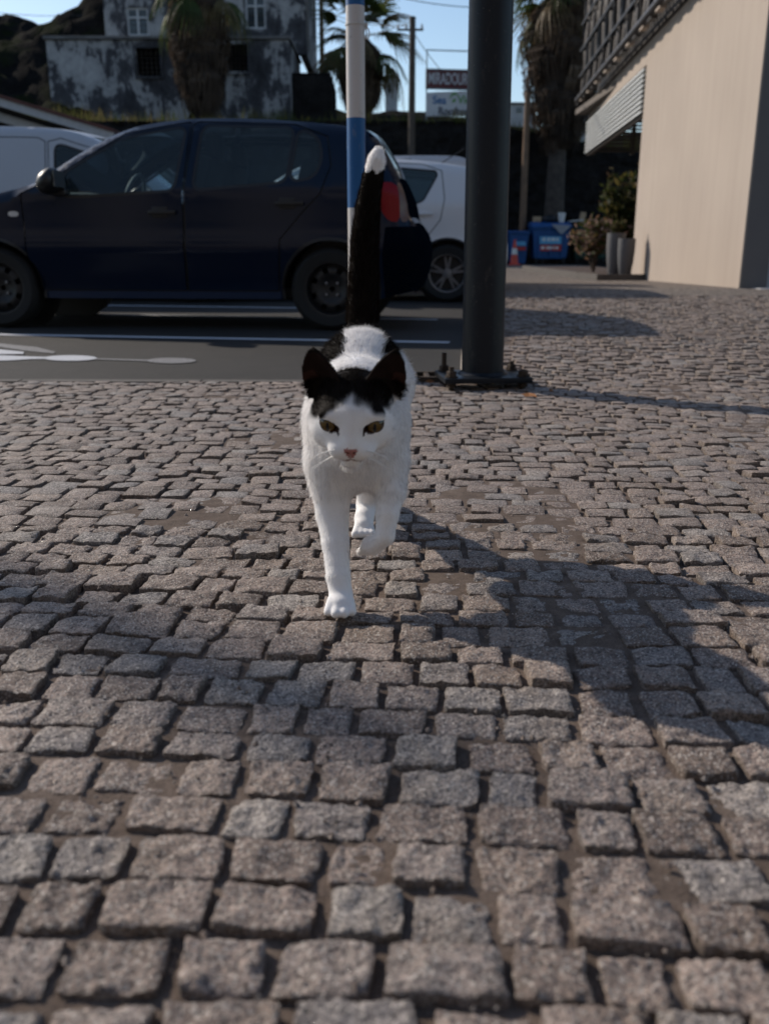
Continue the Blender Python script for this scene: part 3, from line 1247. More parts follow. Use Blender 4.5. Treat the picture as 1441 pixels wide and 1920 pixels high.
def wall_prism(a, b, z0, z1, t0, t1, mb_):
    """solid between two plan points, from t0 to t1 along the outward normal"""
    mb_.prism([a + nW * t0 + Vector((0, 0, z0)), b + nW * t0 + Vector((0, 0, z0)), b + nW * t0 + Vector((0, 0, z1)), a + nW * t0 + Vector((0, 0, z1))], nW * (t1 - t0))


mb = MB(); wall_prism(C1, C0, -.3, 3.9, -.02, 0, mb)
mb.build('side_wall', M_BEIGE, bld, world=True)
mb = MB(); wall_prism(C1 + dW * .002, C0, -.3, 3.9, -.30, -.022, mb)
mb.build('pier', M_GREYR, bld, world=True)
mb = MB(); wall_prism(C0 + dW * .002, C2, 3.56, 3.9, -.3, 0, mb)
mb.build('fascia', M_BEIGE, bld, world=True)
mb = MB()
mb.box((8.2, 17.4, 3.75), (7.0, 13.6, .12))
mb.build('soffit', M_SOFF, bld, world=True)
mb = MB()
mb.box((8.5, 17.2, 1.8), (6.4, .25, 3.9))
mb.build('inner_wall', M_GREYR, bld, world=True)
LN = 9
z0, z1 = 2.80, 3.55
for k in range(LN):
    z = z0 + (z1 - z0) * k / LN
    h = (z1 - z0) / LN
    mb = MB()
    for (a, b) in ((C0 + dW * .005, C2),):
        q = [a + nW * .045 + Vector((0, 0, z)), a + nW * .045 + Vector((0, 0, z + h * .42)), a + nW * .030 + Vector((0, 0, z + h * .46)), a - nW * .0 + Vector((0, 0, z + h * .30)), a - nW * .0 + Vector((0, 0, z + h * .10))]
        mb.prism(q, b - a)
    mb.build('louvre_slat', M_LOUV, bld, world=True)
for k in range(LN):
    z = z0 + (z1 - z0) * k / LN
    mb = MB()
    mb.box((C2.x + 2.6, C2.y - .1, z + .04), (5.0, .06, .05))
    mb.build('louvre_slat', M_SOFF, bld, world=True)
for xq in (.05, 1.0, 2.0, 3.0):
    mb = MB()
    mb.box((C2.x + .1 + xq, C2.y - .14, (z0 + z1) / 2), (.09, .07, z1 - z0 + .1))
    mb.build('louvre_post', M_SOFF, bld, world=True)
mb = MB()
wall_prism(C0, C2 + dW * .02, 2.75, 2.79, -.10, -.02, mb)
mb.build('louvre_sill', M_SOFF, bld, world=True)
mb = MB(); wall_prism(C0 + dW * .01, C2, 2.81, 3.55, -.10, -.06, mb)
mb.build('louvre_backing', M_OLIVE, bld, world=True)
# screen
E0, E1 = C1 - dW * 3.0, C2 + dW * .15
mb = MB(); mb.tube([E0 + nW * .26 + Vector((0, 0, 4.02)), E1 + nW * .26 + Vector((0, 0, 4.02))], .085, 10)
mb.build('screen_rail', M_BLADE, bld, world=True, smooth=True, auto=50)
for z in (4.56, 5.13, 5.70, 6.27, 6.84, 7.4):
    mb = MB(); wall_prism(E0, E1, z - .025, z + .025, .24, .27, mb)
    mb.build('screen_rail', M_BLADE, bld, world=True)
mb = MB(); wall_prism(E0, E1, 3.9, 8.0, -.30, -.20, mb)
mb.build('upper_wall', M_SCR, bld, world=True)
mb = MB(); wall_prism(C0 - dW * 9, E1, 3.905, 3.99, -.15, .01, mb)
mb.build('screen_base', M_SCR, bld, world=True)
Ls = (E1 - E0).length
br_ = random.Random(4)
bvar = []
for k in range(4):
    mb = MB()
    n_ = 9
    tw0 = br_.uniform(-.5, .5)
    for i in range(n_):
        s = i / (n_ - 1)
        a = tw0 + 1.5 * math.sin(s * 6.0 + k * 1.7)
        cx, sx_ = math.cos(a) * .065, math.sin(a) * .065
        mb.v += [(-cx - .006 * math.sin(a), -sx_ + .006 * math.cos(a), 3.8 * s), (cx - .006 * math.sin(a), sx_ + .006 * math.cos(a), 3.8 * s),
                 (cx + .006 * math.sin(a), sx_ - .006 * math.cos(a), 3.8 * s), (-cx + .006 * math.sin(a), -sx_ - .006 * math.cos(a), 3.8 * s)]
    for i in range(n_ - 1):
        for q in range(4):
            mb.f.append((i * 4 + q, i * 4 + (q + 1) % 4, (i + 1) * 4 + (q + 1) % 4, (i + 1) * 4 + q))
    mb.m = [0] * len(mb.f)
    bvar.append(mb)
bm_ = []
for k in range(4):
    me = bpy.data.meshes.new('screen_blade')
    me.from_pydata(bvar[k].v, [], bvar[k].f)
    me.materials.append(M_BLADE)
    me.shade_smooth()
    bm_.append(me)
k = 0
d_ = .1
while d_ < Ls:
    o = bpy.data.objects.new('screen_blade', bm_[k % 4])
    COL.objects.link(o)
    o.parent = bld
    o.location = E0 + dW * d_ + nW * .17 + Vector((0, 0, 4.03)) - bld.location
    o.rotation_euler = (0, 0, math.atan2(dW.y, dW.x) + br_.uniform(-.3, .3))
    d_ += .24
    k += 1
# brackets below the bottom rail; the beige ones paint in the lit gaps between
for q in np.arange(.4, Ls, .62):
    mb = MB()
    p_ = E0 + dW * q
    wall_prism(p_, p_ + dW * .30, 3.915, 3.985, .20, .30, mb)
    mb.build('bracket', M_BEIGE if int(q / .62) % 2 else M_SCR, bld, world=True)
# doorway beyond the near end of the wall
mb = MB()
mb.box((4.355, 10.62, 1.62), (.075, .10, 3.3), bev=.008)
mb.build('door_frame', M_WFRAME, bld, world=True)
mb = MB()
mb.box((5.3, 10.66, 1.62), (1.8, .03, 3.2))
dpn = mb.build('door_pane', M_LOUV, bld, world=True)
mb = MB()
mb.box((5.0, 10.5, .07), (1.75, .5, .12), bev=.01)
mb.build('door_step', M_PALE, bld, world=True)
mb = MB()
mb.box((6.9, 10.76, 3.0), (4.6, .1, 7))
mb.build('front_wall', M_GREYR, bld, world=True)

# unseen building added behind the viewer to block bright sky and bounce light
M_BACKF = plain('added_facade_render', (.31, .285, .26), .9, var=.15, scale=1.5, obj=False)
rear = thing('building', 'plain unseen building added behind the camera to block sky and bounce light', 'building', (0, -6, 0))
mb = MB()
facade(mb, -16, 14, -.3, 8.5, -6.4, [(-14 + 3.4 * k, zq, -12.4 + 3.4 * k, zq + 1.9) for k in range(8) for zq in (1.0, 4.8)], .4)
mb.build('wall', M_BACKF, rear, world=True)
mb = MB()
mb.box((-1, -6.35, 4), (29.8, .05, 8.4))
mb.build('glazing', M_PANE, rear, world=True)


# ================================================================== vehicles
def paint(name, col, rough=.22, metal=0.0, spec=.5, coat=.4):
    t = NT(name)
    p = t.pos(obj=True)
    n = t.noise(p, 3, 4, .6)
    d = t.noise(p, 40, 4, .7)
    c = t.mix(t.ramp(n, [(.5, 0.0), (.8, .04)]), col, (.13, .11, .09))
    t.set(c, t.math('ADD', t.math('MULTIPLY', d, .12), rough - .06), metal, spec, coat)
    t.b.inputs['Coat Roughness'].default_value = .06
    return t.mat


def glassmat(name, tint, teal_mix=.10):
    t = NT(name)
    tr = t.n('ShaderNodeBsdfTransparent')
    tr.inputs[0].default_value = (*tint, 1)
    gl = t.n('ShaderNodeBsdfGlossy')
    gl.inputs['Roughness'].default_value = .03
    lw = t.n('ShaderNodeFresnel')
    lw.inputs['IOR'].default_value = 1.5
    mx = t.n('ShaderNodeMixShader')
    t.l(lw.outputs[0], mx.inputs[0]); t.l(tr.outputs[0], mx.inputs[1]); t.l(gl.outputs[0], mx.inputs[2])
    df = t.n('ShaderNodeBsdfDiffuse')
    df.inputs[0].default_value = (.16, .24, .27, 1)  # even teal tone mixed into the glass
    m2 = t.n('ShaderNodeMixShader', Fac=teal_mix)
    t.l(mx.outputs[0], m2.inputs[1]); t.l(df.outputs[0], m2.inputs[2])
    out_ = [n_ for n_ in t.t.nodes if n_.type == 'OUTPUT_MATERIAL'][0]
    t.l(m2.outputs[0], out_.inputs['Surface'])
    t.t.nodes.remove(t.b)
    return t.mat


M_NAVY = paint('navy_paint', (.0018, .0074, .0225), .16, spec=.30, coat=0.0)
M_NAVYT = paint('navy_bumper', (.0024, .0042, .0085), .6, spec=.0, coat=0.0)
M_SILL = paint('sky_lit_sill_paint', (.010, .022, .055), .35, spec=.4, coat=0.0)  # lighter than the body: sky caught by the sill is put into the colour
M_CARW = paint('white_paint', (.62, .62, .64), .3)
M_VANW = paint('shaded_white_paint', (.43, .45, .49), .4, coat=.1)  # the vans are white; their shade is put into this darker paint
M_GLASS = glassmat('car_glass', (.70, .82, .84))
M_GLASSD = glassmat('car_glass_dark', (.20, .27, .29), .22)
M_BLK = plain('black_trim', (.010, .010, .011), .45, var=.2)
M_TYRE = plain('tyre_rubber', (.009, .009, .009), .8, var=.25, bump=.2)
M_RIMB = plain('black_steel_rim', (.008, .008, .009), .5, .0)
M_RIMA = plain('alloy_rim', (.20, .20, .21), .4, .7)
M_BOLT = plain('wheel_bolt', (.22, .22, .23), .4, .7)
M_SEAT = plain('seat_cloth', (.022, .024, .028), .9)
M_TRIM = plain('dash_plastic', (.10, .13, .15), .6)
t = NT('tail_lamp'); t.set((.21, .003, .006), .2, 0, .25); M_TAIL = t.mat
t = NT('lamp_clear'); t.set((.15, .085, .065), .25, 0, .25); M_CLEAR = t.mat
t = NT('repeater_lens'); t.set((.6, .58, .55), .12, 0, .6, .6); M_REP = t.mat
t = NT('mirror_glass'); t.set((.06, .065, .07), .1, 0.0, .5); M_MIRR = t.mat
t = NT('chrome'); t.set((.6, .6, .6), .15, 1.0, .5); M_CHROME = t.mat


def pip(p, poly):
    x, y = p
    ins = False
    n = len(poly)
    for i in range(n):
        x1, y1 = poly[i]; x2, y2 = poly[(i + 1) % n]
        if (y1 > y) != (y2 > y) and x < (x2 - x1) * (y - y1) / (y2 - y1) + x1:
            ins = not ins
    return ins


def offset_poly(poly, d):
    """d>0 shrinks"""
    n = len(poly)
    A_ = sum(poly[i][0] * poly[(i + 1) % n][1] - poly[(i + 1) % n][0] * poly[i][1] for i in range(n))
    sgn = 1 if A_ > 0 else -1
    out = []
    for i in range(n):
        p0, p1, p2 = Vector(poly[i - 1]), Vector(poly[i]), Vector(poly[(i + 1) % n])
        e1, e2 = (p1 - p0).normalized(), (p2 - p1).normalized()
        n1, n2 = Vector((-e1.y, e1.x)) * sgn, Vector((-e2.y, e2.x)) * sgn
        b = (n1 + n2)
        b = b / max(.3, b.length_squared) * 2
        q = p1 + b * d
        out.append((q.x, q.y))
    return out


def dens(poly, step, closed=True):
    out = []
    n = len(poly)
    for i in range(n if closed else n - 1):
        a, b = Vector(poly[i]), Vector(poly[(i + 1) % n])
        k = max(1, int((b - a).length / step))
        for q in range(k):
            c = a.lerp(b, q / k)
            out.append((c.x, c.y))
    if not closed:
        out.append(tuple(poly[-1]))
    return out


def smoothline(pts, it=2):
    """corner-cutting keeps the line's ends"""
    for _ in range(it):
        out = [pts[0]]
        for a, b in zip(pts[:-1], pts[1:]):
            out.append((a[0] * .75 + b[0] * .25, a[1] * .75 + b[1] * .25))
            out.append((a[0] * .25 + b[0] * .75, a[1] * .25 + b[1] * .75))
        out.append(pts[-1])
        pts = out
    return pts


def rpoly(poly, it=2, keep=.75):
    n = len(poly)
    for _ in range(it):
        out = []
        for i in range(len(poly)):
            a, b = poly[i], poly[(i + 1) % len(poly)]
            L_ = math.hypot(a[0] - b[0], a[1] - b[1]); q_ = min(.25, (.032 if _ == 0 else .012) / max(L_, 1e-6))
            out.append((a[0] * (1 - q_) + b[0] * q_, a[1] * (1 - q_) + b[1] * q_))
            out.append((a[0] * q_ + b[0] * (1 - q_), a[1] * q_ + b[1] * (1 - q_)))
        poly = out
    return poly


def make_car(name, label, cat, loc, rz, sp, group=None):
    root = thing(name, label, cat, loc, rz, group)
    top = smoothline(sp['top'], 2)
    sF, sR = top[0][0], top[-1][0]
    ztab_s = [p[0] for p in top]
    W2, belt, zb = sp['W'] / 2, sp['belt'], sp['zb']
    peak = max(p[1] for p in top)
    rear_line = [(p[1], p[0]) for p in top if p[0] > sp['s_mid']]
    front_line = [(p[1], p[0]) for p in top if p[0] < sp['s_mid']]

    def ztop(s):
        return float(np.interp(s, ztab_s, [p[1] for p in top]))

    smax = max(p[0] for p in top); smin = min(p[0] for p in top)
    rl = sorted(rear_line); fl = sorted(front_line)

    def w(s, z):
        v = W2
        v -= .05 * sm(.55, .15, z)
        v -= .018 * (1 - math.exp(-((z - .58) / .06) ** 2))        # soft swage at mid height
        if z > belt:
            v -= sp.get('tumble', .30) * (z - belt) * (1 + .35 * (z - belt))
        se = min(smax, float(np.interp(z, [q[0] for q in rl], [q[1] for q in rl])))
        sf = max(smin, float(np.interp(z, [q[0] for q in fl], [q[1] for q in fl])))
        d = max(0.0, se - s) if z < sp['z_rear'] else 9
        R_ = sp.get('rr', .26)
        if d < R_:
            v *= 1 - .09 * (1 - d / R_) ** 3
        d = max(0.0, s - sf) if z < sp['z_front'] else 9
        if d < .6:
            v *= 1 - .34 * (1 - d / .6) ** 3
        dd = ztop(s) - z
        if dd < .07:
            v -= .045 * (1 - max(0, dd) / .07) ** 2
        return v

    # --- side view, split into its panels
    bottom = [(sR, zb + .06), (sR - .25, zb), (sF + .25, zb), (sF, zb + .06)]
    outline = dens(top, .05, False) + dens(bottom, .06, False)
    polys = []                               # (label, poly), first match wins
    for nm, pl_ in sp['windows']:
        pl_ = rpoly(pl_, 2)
        polys.append((nm, pl_))
        polys.append(('window_trim', offset_poly(pl_, -.020)))
    for nm, pl_ in sp['lamps']:
        polys.append((nm, rpoly(pl_, 1)))
    for nm, pl_ in sp['doors']:
        polys.append((nm, offset_poly(pl_, .005)))
        polys.append(('seam', offset_poly(pl_, -.004)))
    for nm, pl_ in sp.get('panels', []):
        polys.append((nm, pl_))
    arches = []
    for sa_ in (0.0, sp['wb']):
        arches.append([(sa_ + sp['ar'] * math.cos(a), sp['wr'] + sp['ar'] * math.sin(a)) for a in np.linspace(0, 2 * math.pi, 36, endpoint=False)])
        polys.append(('arch_lip', [(sa_ + (sp['ar'] + .02) * math.cos(a), sp['wr'] + (sp['ar'] + .02) * math.sin(a)) for a in np.linspace(0, 2 * math.pi, 36, endpoint=False)]))
    vs, es = [], []

    def addloop(pl_):
        o_ = len(vs)
        vs.extend([Vector(p) for p in pl_])
        es.extend([(o_ + i, o_ + (i + 1) % len(pl_)) for i in range(len(pl_))])
    addloop(outline)
    for nm, pl_ in polys:
        addloop(dens(pl_, .05))
    for a in arches:
        addloop(a)
    g_ = .055
    s = smin + .03
    while s < smax:
        z = zb + .03
        while z < peak:
            if pip((s, z), outline):
                vs.append(Vector((s + .011 * math.sin(z * 91), z)))
            z += g_
        s += g_
    r_ = delaunay_2d_cdt(vs, es, [], 0, 1e-4)
    ov, of = r_[0], r_[2]
    groups = {}
    for f in of:
        c = sum((ov[i] for i in f), Vector((0, 0))) / len(f)
        if not pip((c.x, c.y), outline) or any(pip((c.x, c.y), a) for a in arches):
            continue
        lab = 'body'
        for nm, pl_ in polys:
            if pip((c.x, c.y), pl_):
                lab = nm
                break
        groups.setdefault(lab, []).append(f)

    def mapped(faces, side, inset=0.0):
        idx, V_, F_ = {}, [], []
        for f in faces:
            q = []
            for i in f:
                if i not in idx:
                    idx[i] = len(V_)
                    p = ov[i]
                    V_.append((p.x, side * (w(p.x, p.y) - inset), p.y))
                q.append(idx[i])
            F_.append(tuple(q))
        return V_, F_
    mats = sp['mats']
    body = MB()
    made = {}
    for lab, faces in groups.items():
        ins = {'window_trim': .003, 'seam': .014}.get(lab, 0.0)
        if 'window' in lab and lab != 'window_trim': ins = .006
        for side in (-1, 1):
            V_, F_ = mapped(faces, side, ins)
            if lab in ('body', 'arch_lip'):
                body.add(V_, F_, 0 if lab == 'body' else 1)
                continue
            if lab == 'rear_bumper':
                made.setdefault(lab, MB()).add(V_, F_)
                continue
            m_ = MB(); m_.add(V_, F_)
            key = (lab, side)
            made[key] = m_
    # --- top strip
    tl = dens(top, .05, False)
    NC = 12
    strips = {}
    for (a, b) in zip(tl[:-1], tl[1:]):
        mid_s, mid_z = (a[0] + b[0]) / 2, (a[1] + b[1]) / 2
        lab = 'body'
        for nm, s0_, s1_, z0_, z1_ in sp['tops']:
            if s0_ <= mid_s <= s1_ and z0_ <= mid_z <= z1_:
                lab = nm
        rows = []
        for (s_, z_) in (a, b):
            ww = w(s_, z_)
            cr_ = .035 if z_ > belt else .02
            ends = s_ < smin + .25 or s_ > smax - .45
            rows.append([(s_, ww * (-1 + 2 * k / NC), z_ + (0 if z_ < .7 else cr_ * (1 - (-1 + 2 * k / NC) ** 2))) for k in range(NC + 1)])
        for k in range(NC):
            l2 = lab
            if lab in ('windscreen', 'rear_window') and k in (0, NC - 1):
                l2 = 'body'
            if l2 == 'rear_bumper':
                made.setdefault(l2, MB()).add([rows[0][k], rows[0][k + 1], rows[1][k + 1], rows[1][k]], [(0, 1, 2, 3)])
            elif lab == 'body' or l2 == 'body':
                body.add([rows[0][k], rows[0][k + 1], rows[1][k + 1], rows[1][k]], [(0, 1, 2, 3)], 0)
            else:
                strips.setdefault(l2, MB()).add([rows[0][k], rows[0][k + 1], rows[1][k + 1], rows[1][k]], [(0, 1, 2, 3)])
    # weld helper
    def weld(o_, d=.0008):
        bm = bmesh.new(); bm.from_mesh(o_.data)
        bmesh.ops.remove_doubles(bm, verts=bm.verts, dist=d)
        bmesh.ops.recalc_face_normals(bm, faces=bm.faces)
        bm.to_mesh(o_.data); bm.free()
        o_.data.shade_smooth()
        o_.data.set_sharp_from_angle(angle=math.radians(38))
        return o_
    bo = weld(body.build('body', [mats['paint'], M_BLK], root))
    for lab, m_ in strips.items():
        nm = lab
        mt = {'windscreen': M_GLASS, 'rear_window': mats.get('rear_glass', M_GLASS), 'tailgate': mats.get('tail', mats['paint'])}.get(lab, mats['paint'])
        weld(m_.build(nm, mt, root))
    doors = {}
    for key, m_ in made.items():
        if isinstance(key, str):
            weld(m_.build(key, mats.get('tail', mats['paint']), root))
    for key, m_ in made.items():
        if isinstance(key, tuple) and 'door' in key[0]:
            doors[key] = weld(m_.build(key[0], mats['paint'], root))
    for key, m_ in made.items():
        if isinstance(key, tuple) and 'door' not in key[0]:
            lab, side = key
            mt = mats.get('glass', M_GLASS) if ('window' in lab and lab != 'window_trim') else {'tail_lamp': M_TAIL, 'reverse_lamp': M_CLEAR, 'headlamp': M_REP, 'side_repeater': M_REP, 'window_trim': M_BLK, 'seam': M_BLK, 'sill': mats['sill']}.get(lab, mats['paint'])
            if lab in sp.get('blind', ()): mt = mats['paint']
            weld(m_.build(lab, mt, root))
    # handles and mirrors
    for (s_, z_, dn_) in sp['handles']:
        for side in (-1, 1):
            m_ = MB()
            y_ = side * w(s_, z_)
            m_.box((s_, y_ - side * .004, z_), (.11, .02, .075), bev=.009)
            m_.box((s_ + .02, y_ + side * .018, z_), (.20, .022, .028), bev=.009)
            par = doors.get((dn_, side), root)
            m_.build('handle', M_BLK if mats['paint'] is M_NAVY else mats['paint'], par, smooth=True, auto=40)
    if sp.get('mirror'):
        s_, z_ = sp['mirror']
        for side in (-1, 1):
            y_ = side * (w(s_, z_) + .10)
            m_ = MB()
            bm = bmesh.new()
            bmesh.ops.create_uvsphere(bm, u_segments=16, v_segments=10, radius=1)
            vv = []
            for v in bm.verts:
                x, y, z = v.co
                x = x * (.105 if x < 0 else .055); y *= .115; z *= .085
                vv.append((s_ + x, y_ + y, z_ + .02 + z + x * .25))
            bm.verts.index_update()
            m_.add(vv, [tuple(v.index for v in f.verts) for f in bm.faces]); bm.free()
            m_.box((s_ + .02, side * (w(s_, z_) + .01), z_ - .05), (.10, .08, .05), bev=.015)
            mo = m_.build('wing_mirror', M_BLK if mats['paint'] is M_NAVY else mats['paint'], root, smooth=True)
            m_ = MB()
            m_.box((s_ + .052, y_, z_ + .03), (.012, .17, .11), bev=.005)
            m_.build('mirror_glass', M_MIRR, mo)
    # wheels
    wr, tw = sp['wr'], .175
    Ry = Matrix.Rotation(math.pi / 2, 3, 'X')
    for sa_ in (0.0, sp['wb']):
        for side in (-1, 1):
            wo = thing('wheel', None, None, (sa_, side * (W2 - .125), wr))
            wo.parent = root
            m_ = MB()
            rimr = wr * .66
            m_.lathe([(rimr, -tw / 2), (rimr + .02, -tw / 2 - .004), (wr - .035, -tw / 2 - .012), (wr - .008, -tw / 2 + .012), (wr, -tw / 2 + .03), (wr, tw / 2 - .03), (wr - .008, tw / 2 - .012), (wr - .035, tw / 2 + .012), (rimr + .02, tw / 2 + .004), (rimr, tw / 2)], 40, R=Ry)
            m_.build('tyre', M_TYRE, wo, smooth=True, auto=40)
            m_ = MB()
            o2 = -side * -1
            fz = tw / 2 - .03
            rp = [(rimr + .004, fz + .025), (rimr - .012, fz + .022), (rimr - .022, fz - .01)]
            m_.lathe([(r__, z__ * -side) for r__, z__ in rp + [(rimr - .025, -tw / 2)]], 40, R=Ry)
            if sp['rim'] == 'steel':
                # pressed disc with a ring of vent holes
                NS, NR = 64, 9
                rads = np.linspace(.02, rimr - .018, NR)
                hs = [fz - .035 + .028 * math.exp(-((q - rimr * .62) / .045) ** 2) for q in rads]
                vv, ff = [], []
                for q, hq_ in zip(rads, hs):
                    for k in range(NS):
                        a = 2 * math.pi * k / NS
                        vv.append(Ry @ Vector((q * math.cos(a), q * math.sin(a), -side * hq_)))
                for i in range(NR - 1):
                    for k in range(NS):
                        if i in (5, 6) and k % 8 in (2, 3, 4):
                            continue
                        ff.append((i * NS + k, i * NS + (k + 1) % NS, (i + 1) * NS + (k + 1) % NS, (i + 1) * NS + k))
                m_.add(vv, ff)
                m_.build('rim', M_RIMB, wo, smooth=True, auto=50)
                for k in range(4):
                    a = math.pi / 4 + k * math.pi / 2
                    b_ = MB()
                    b_.lathe([(.0, -side * (fz - .008)), (.010, -side * (fz - .010)), (.0115, -side * (fz - .035))], 6, (0, 0, 0), Ry)
                    b_.v = [(x + .055 * math.cos(a), y, z + .055 * math.sin(a)) for x, y, z in b_.v]
                    b_.build('wheel_bolt', M_BOLT, wo)
            else:
                m_.lathe([(0, -side * (fz + .0)), (.05, -side * (fz - .004)), (.055, -side * (fz - .04))], 20, R=Ry)
                for k in range(5):
                    for q in (-.17, .17):
                        a = 2 * math.pi * k / 5 + q + .3
                        a0 = 2 * math.pi * k / 5 + q * .7 + .3
                        p0 = Vector((.04 * math.cos(a0), 0, .04 * math.sin(a0)))
                        p1 = Vector(((rimr - .012) * math.cos(a), 0, (rimr - .012) * math.sin(a)))
                        yy = side * (fz - .012)
                        sdv = Vector((-math.sin(a), 0, math.cos(a))) * .011
                        m_.prism([p0 + sdv * 1.2 + Vector((0, yy, 0)), p1 + sdv + Vector((0, yy, 0)), p1 - sdv + Vector((0, yy, 0)), p0 - sdv * 1.2 + Vector((0, yy, 0))], (0, -side * .022, 0))
                m_.build('rim', M_RIMA, wo, smooth=True, auto=35)
                b_ = MB()
                b_.lathe([(0, -side * .005), (rimr - .03, -side * .005)], 24, R=Ry)
                b_.build('brake_disc', M_BLK, wo)
    # underbody, arch liners and cabin
    m_ = MB()
    m_.box(((sF + sR) / 2, 0, zb + .04), (sR - sF - .3, W2 * 2 - .5, .06))
    for sa_ in (0, sp['wb']):
        for side in (-1, 1):
            n_ = 16
            vv = []
            for k in range(n_ + 1):
                a = math.pi * k / n_
                for y_ in (W2 - .02, W2 - .34):
                    vv.append((sa_ + (sp['ar'] + .005) * math.cos(a), side * y_, wr + (sp['ar'] + .005) * math.sin(a)))
            m_.add(vv, [(2 * k, 2 * k + 1, 2 * k + 3, 2 * k + 2) for k in range(n_)])
            m_.add([(sa_ + (sp['ar'] + .005) * math.cos(a), side * (W2 - .34), wr + (sp['ar'] + .005) * math.sin(a)) for a in np.linspace(0, 2 * math.pi, 24, endpoint=False)], [tuple(range(24))])
    m_.build('underbody', M_BLK, root)
    cab = sp.get('cabin')
    if cab:
        s0_, s1_ = cab
        m_ = MB()
        m_.box(((s0_ + s1_) / 2, 0, belt - .30), (s1_ - s0_, W2 * 2 - .28, .05))
        m_.box((s0_ + .10, 0, belt - .10), (.30, W2 * 2 - .22, .22), bev=.05)
        m_.build('dashboard', M_TRIM, root, smooth=True, auto=40)
        m_ = MB()
        ds = s0_ + .42
        for k in range(20):
            pass
        ring = [(ds + .05 * math.sin(a) * 0 + .055 * math.cos(a), -.35 + .18 * math.sin(a), belt - .02 + .165 * math.cos(a)) for a in np.linspace(0, 2 * math.pi, 21)]
        m_.tube(ring, .014, 8)
        m_.tube([(ds, -.35 - .17, belt - .02), (ds, -.35 + .17, belt - .02)], .016, 6)
        m_.tube([(ds, -.35, belt - .02), (ds - .25, -.35, belt - .14)], .025, 6)
        m_.build('steering_wheel', M_TRIM, root, smooth=True)
        for (ss_, yy_) in ((s0_ + .95, -.36), (s0_ + .95, .36)):
            m_ = MB()
            m_.box((ss_, yy_, belt - .02), (.13, .48, .58), R=Matrix.Rotation(.25, 3, 'Y'), bev=.05)
            m_.box((ss_ - .22, yy_, belt - .30), (.48, .48, .14), bev=.05)
            so = m_.build('seat', M_SEAT, root, smooth=True, auto=50)
            m_ = MB()
            m_.box((ss_ + .10, yy_, belt + .33), (.09, .26, .17), bev=.035)
            m_.build('headrest', M_SEAT, so, smooth=True, auto=50)
        m_ = MB()
        m_.box((s1_ - .35, 0, belt - .02), (.14, 1.15, .50), R=Matrix.Rotation(.25, 3, 'Y'), bev=.05)
        so = m_.build('rear_seat', M_SEAT, root, smooth=True, auto=50)
        for yy_ in (-.35, .35):
            m_ = MB()
            m_.box((s1_ - .27, yy_, belt + .27), (.08, .24, .13), bev=.03)
            m_.build('headrest', M_SEAT, so, smooth=True, auto=50)
    return root


FD = [(.255, .27), (.245, .93), (.53, 1.06), (.98, 1.325), (1.43, 1.40), (1.445, 1.385), (1.405, .95), (1.388, .27)]
RD = [(1.398, .27), (1.414, .95), (1.465, 1.385), (1.50, 1.40), (2.17, 1.375), (2.40, 1.29), (2.43, 1.10), (2.36, .92), (2.22, .78), (2.075, .62), (2.05, .27)]
navy = dict(
    top=[(-.76, .26), (-.765, .42), (-.755, .55), (-.73, .66), (-.64, .745), (-.42, .825), (-.1, .90), (.22, .965), (.34, 1.005), (.55, 1.14), (.80, 1.285), (1.0, 1.365), (1.2, 1.405), (1.5, 1.428), (1.9, 1.42), (2.3, 1.388), (2.58, 1.355), (2.70, 1.32), (2.79, 1.19), (2.875, 1.03), (2.935, .90), (2.955, .76), (3.02, .70), (3.06, .60), (3.06, .42), (3.0, .26)],
    W=1.63, belt=.93, zb=.215, s_mid=1.3, z_rear=1.30, z_front=.84, wb=2.42, ar=.33, wr=.285, rim='steel',
    windows=[('front_window', [(.545, .915), (.56, 1.06), (.98, 1.288), (1.405, 1.358), (1.335, .95), (.70, .915)]),
             ('rear_side_window', [(1.535, 1.362), (1.48, .955), (2.115, 1.0), (2.16, 1.345)]),
             ('quarter_window', [(2.205, 1.335), (2.325, 1.285), (2.36, 1.15), (2.31, 1.03), (2.155, 1.005)])],
    lamps=[('tail_lamp', [(2.735, .99), (2.87, .99), (2.895, .90), (2.90, .735), (2.83, .735), (2.775, .80), (2.745, .88)]),
           ('reverse_lamp', [(2.87, .99), (2.90, .985), (2.955, .85), (2.96, .735), (2.90, .735), (2.897, .90)]),
           ('side_repeater', [(.14, .775), (.215, .775), (.215, .81), (.14, .81)]),
           ('headlamp', [(-.74, .60), (-.50, .64), (-.42, .79), (-.66, .73)])],
    doors=[('front_door', FD), ('rear_door', RD)],
    panels=[('sill', [(.36, .20), (.36, .272), (2.06, .272), (2.06, .20)]), ('rear_bumper', [(2.80, .20), (2.78, .50), (2.80, .70), (3.15, .71), (3.15, .20)])],
    tops=[('bonnet', -.70, .30, .6, 1.0), ('windscreen', .36, 1.02, .9, 1.38), ('roof', 1.03, 2.66, 1.3, 1.5), ('rear_window', 2.72, 2.875, 1.03, 1.30), ('tailgate', 2.87, 2.99, .75, 1.03), ('rear_bumper', 2.8, 3.2, .2, .72)],
    mats=dict(paint=M_NAVY, sill=M_SILL, tail=M_NAVYT, rear_glass=M_GLASSD), handles=[(1.235, .80, 'front_door'), (2.13, .855, 'rear_door')], mirror=(.52, .985), cabin=(.48, 2.55))
rz = math.radians(-5.4)
ncar = make_car('parked_car', 'dark navy five-door hatchback parked side-on behind the cat', 'car', (-2.71, 7.52, 0), rz, navy)

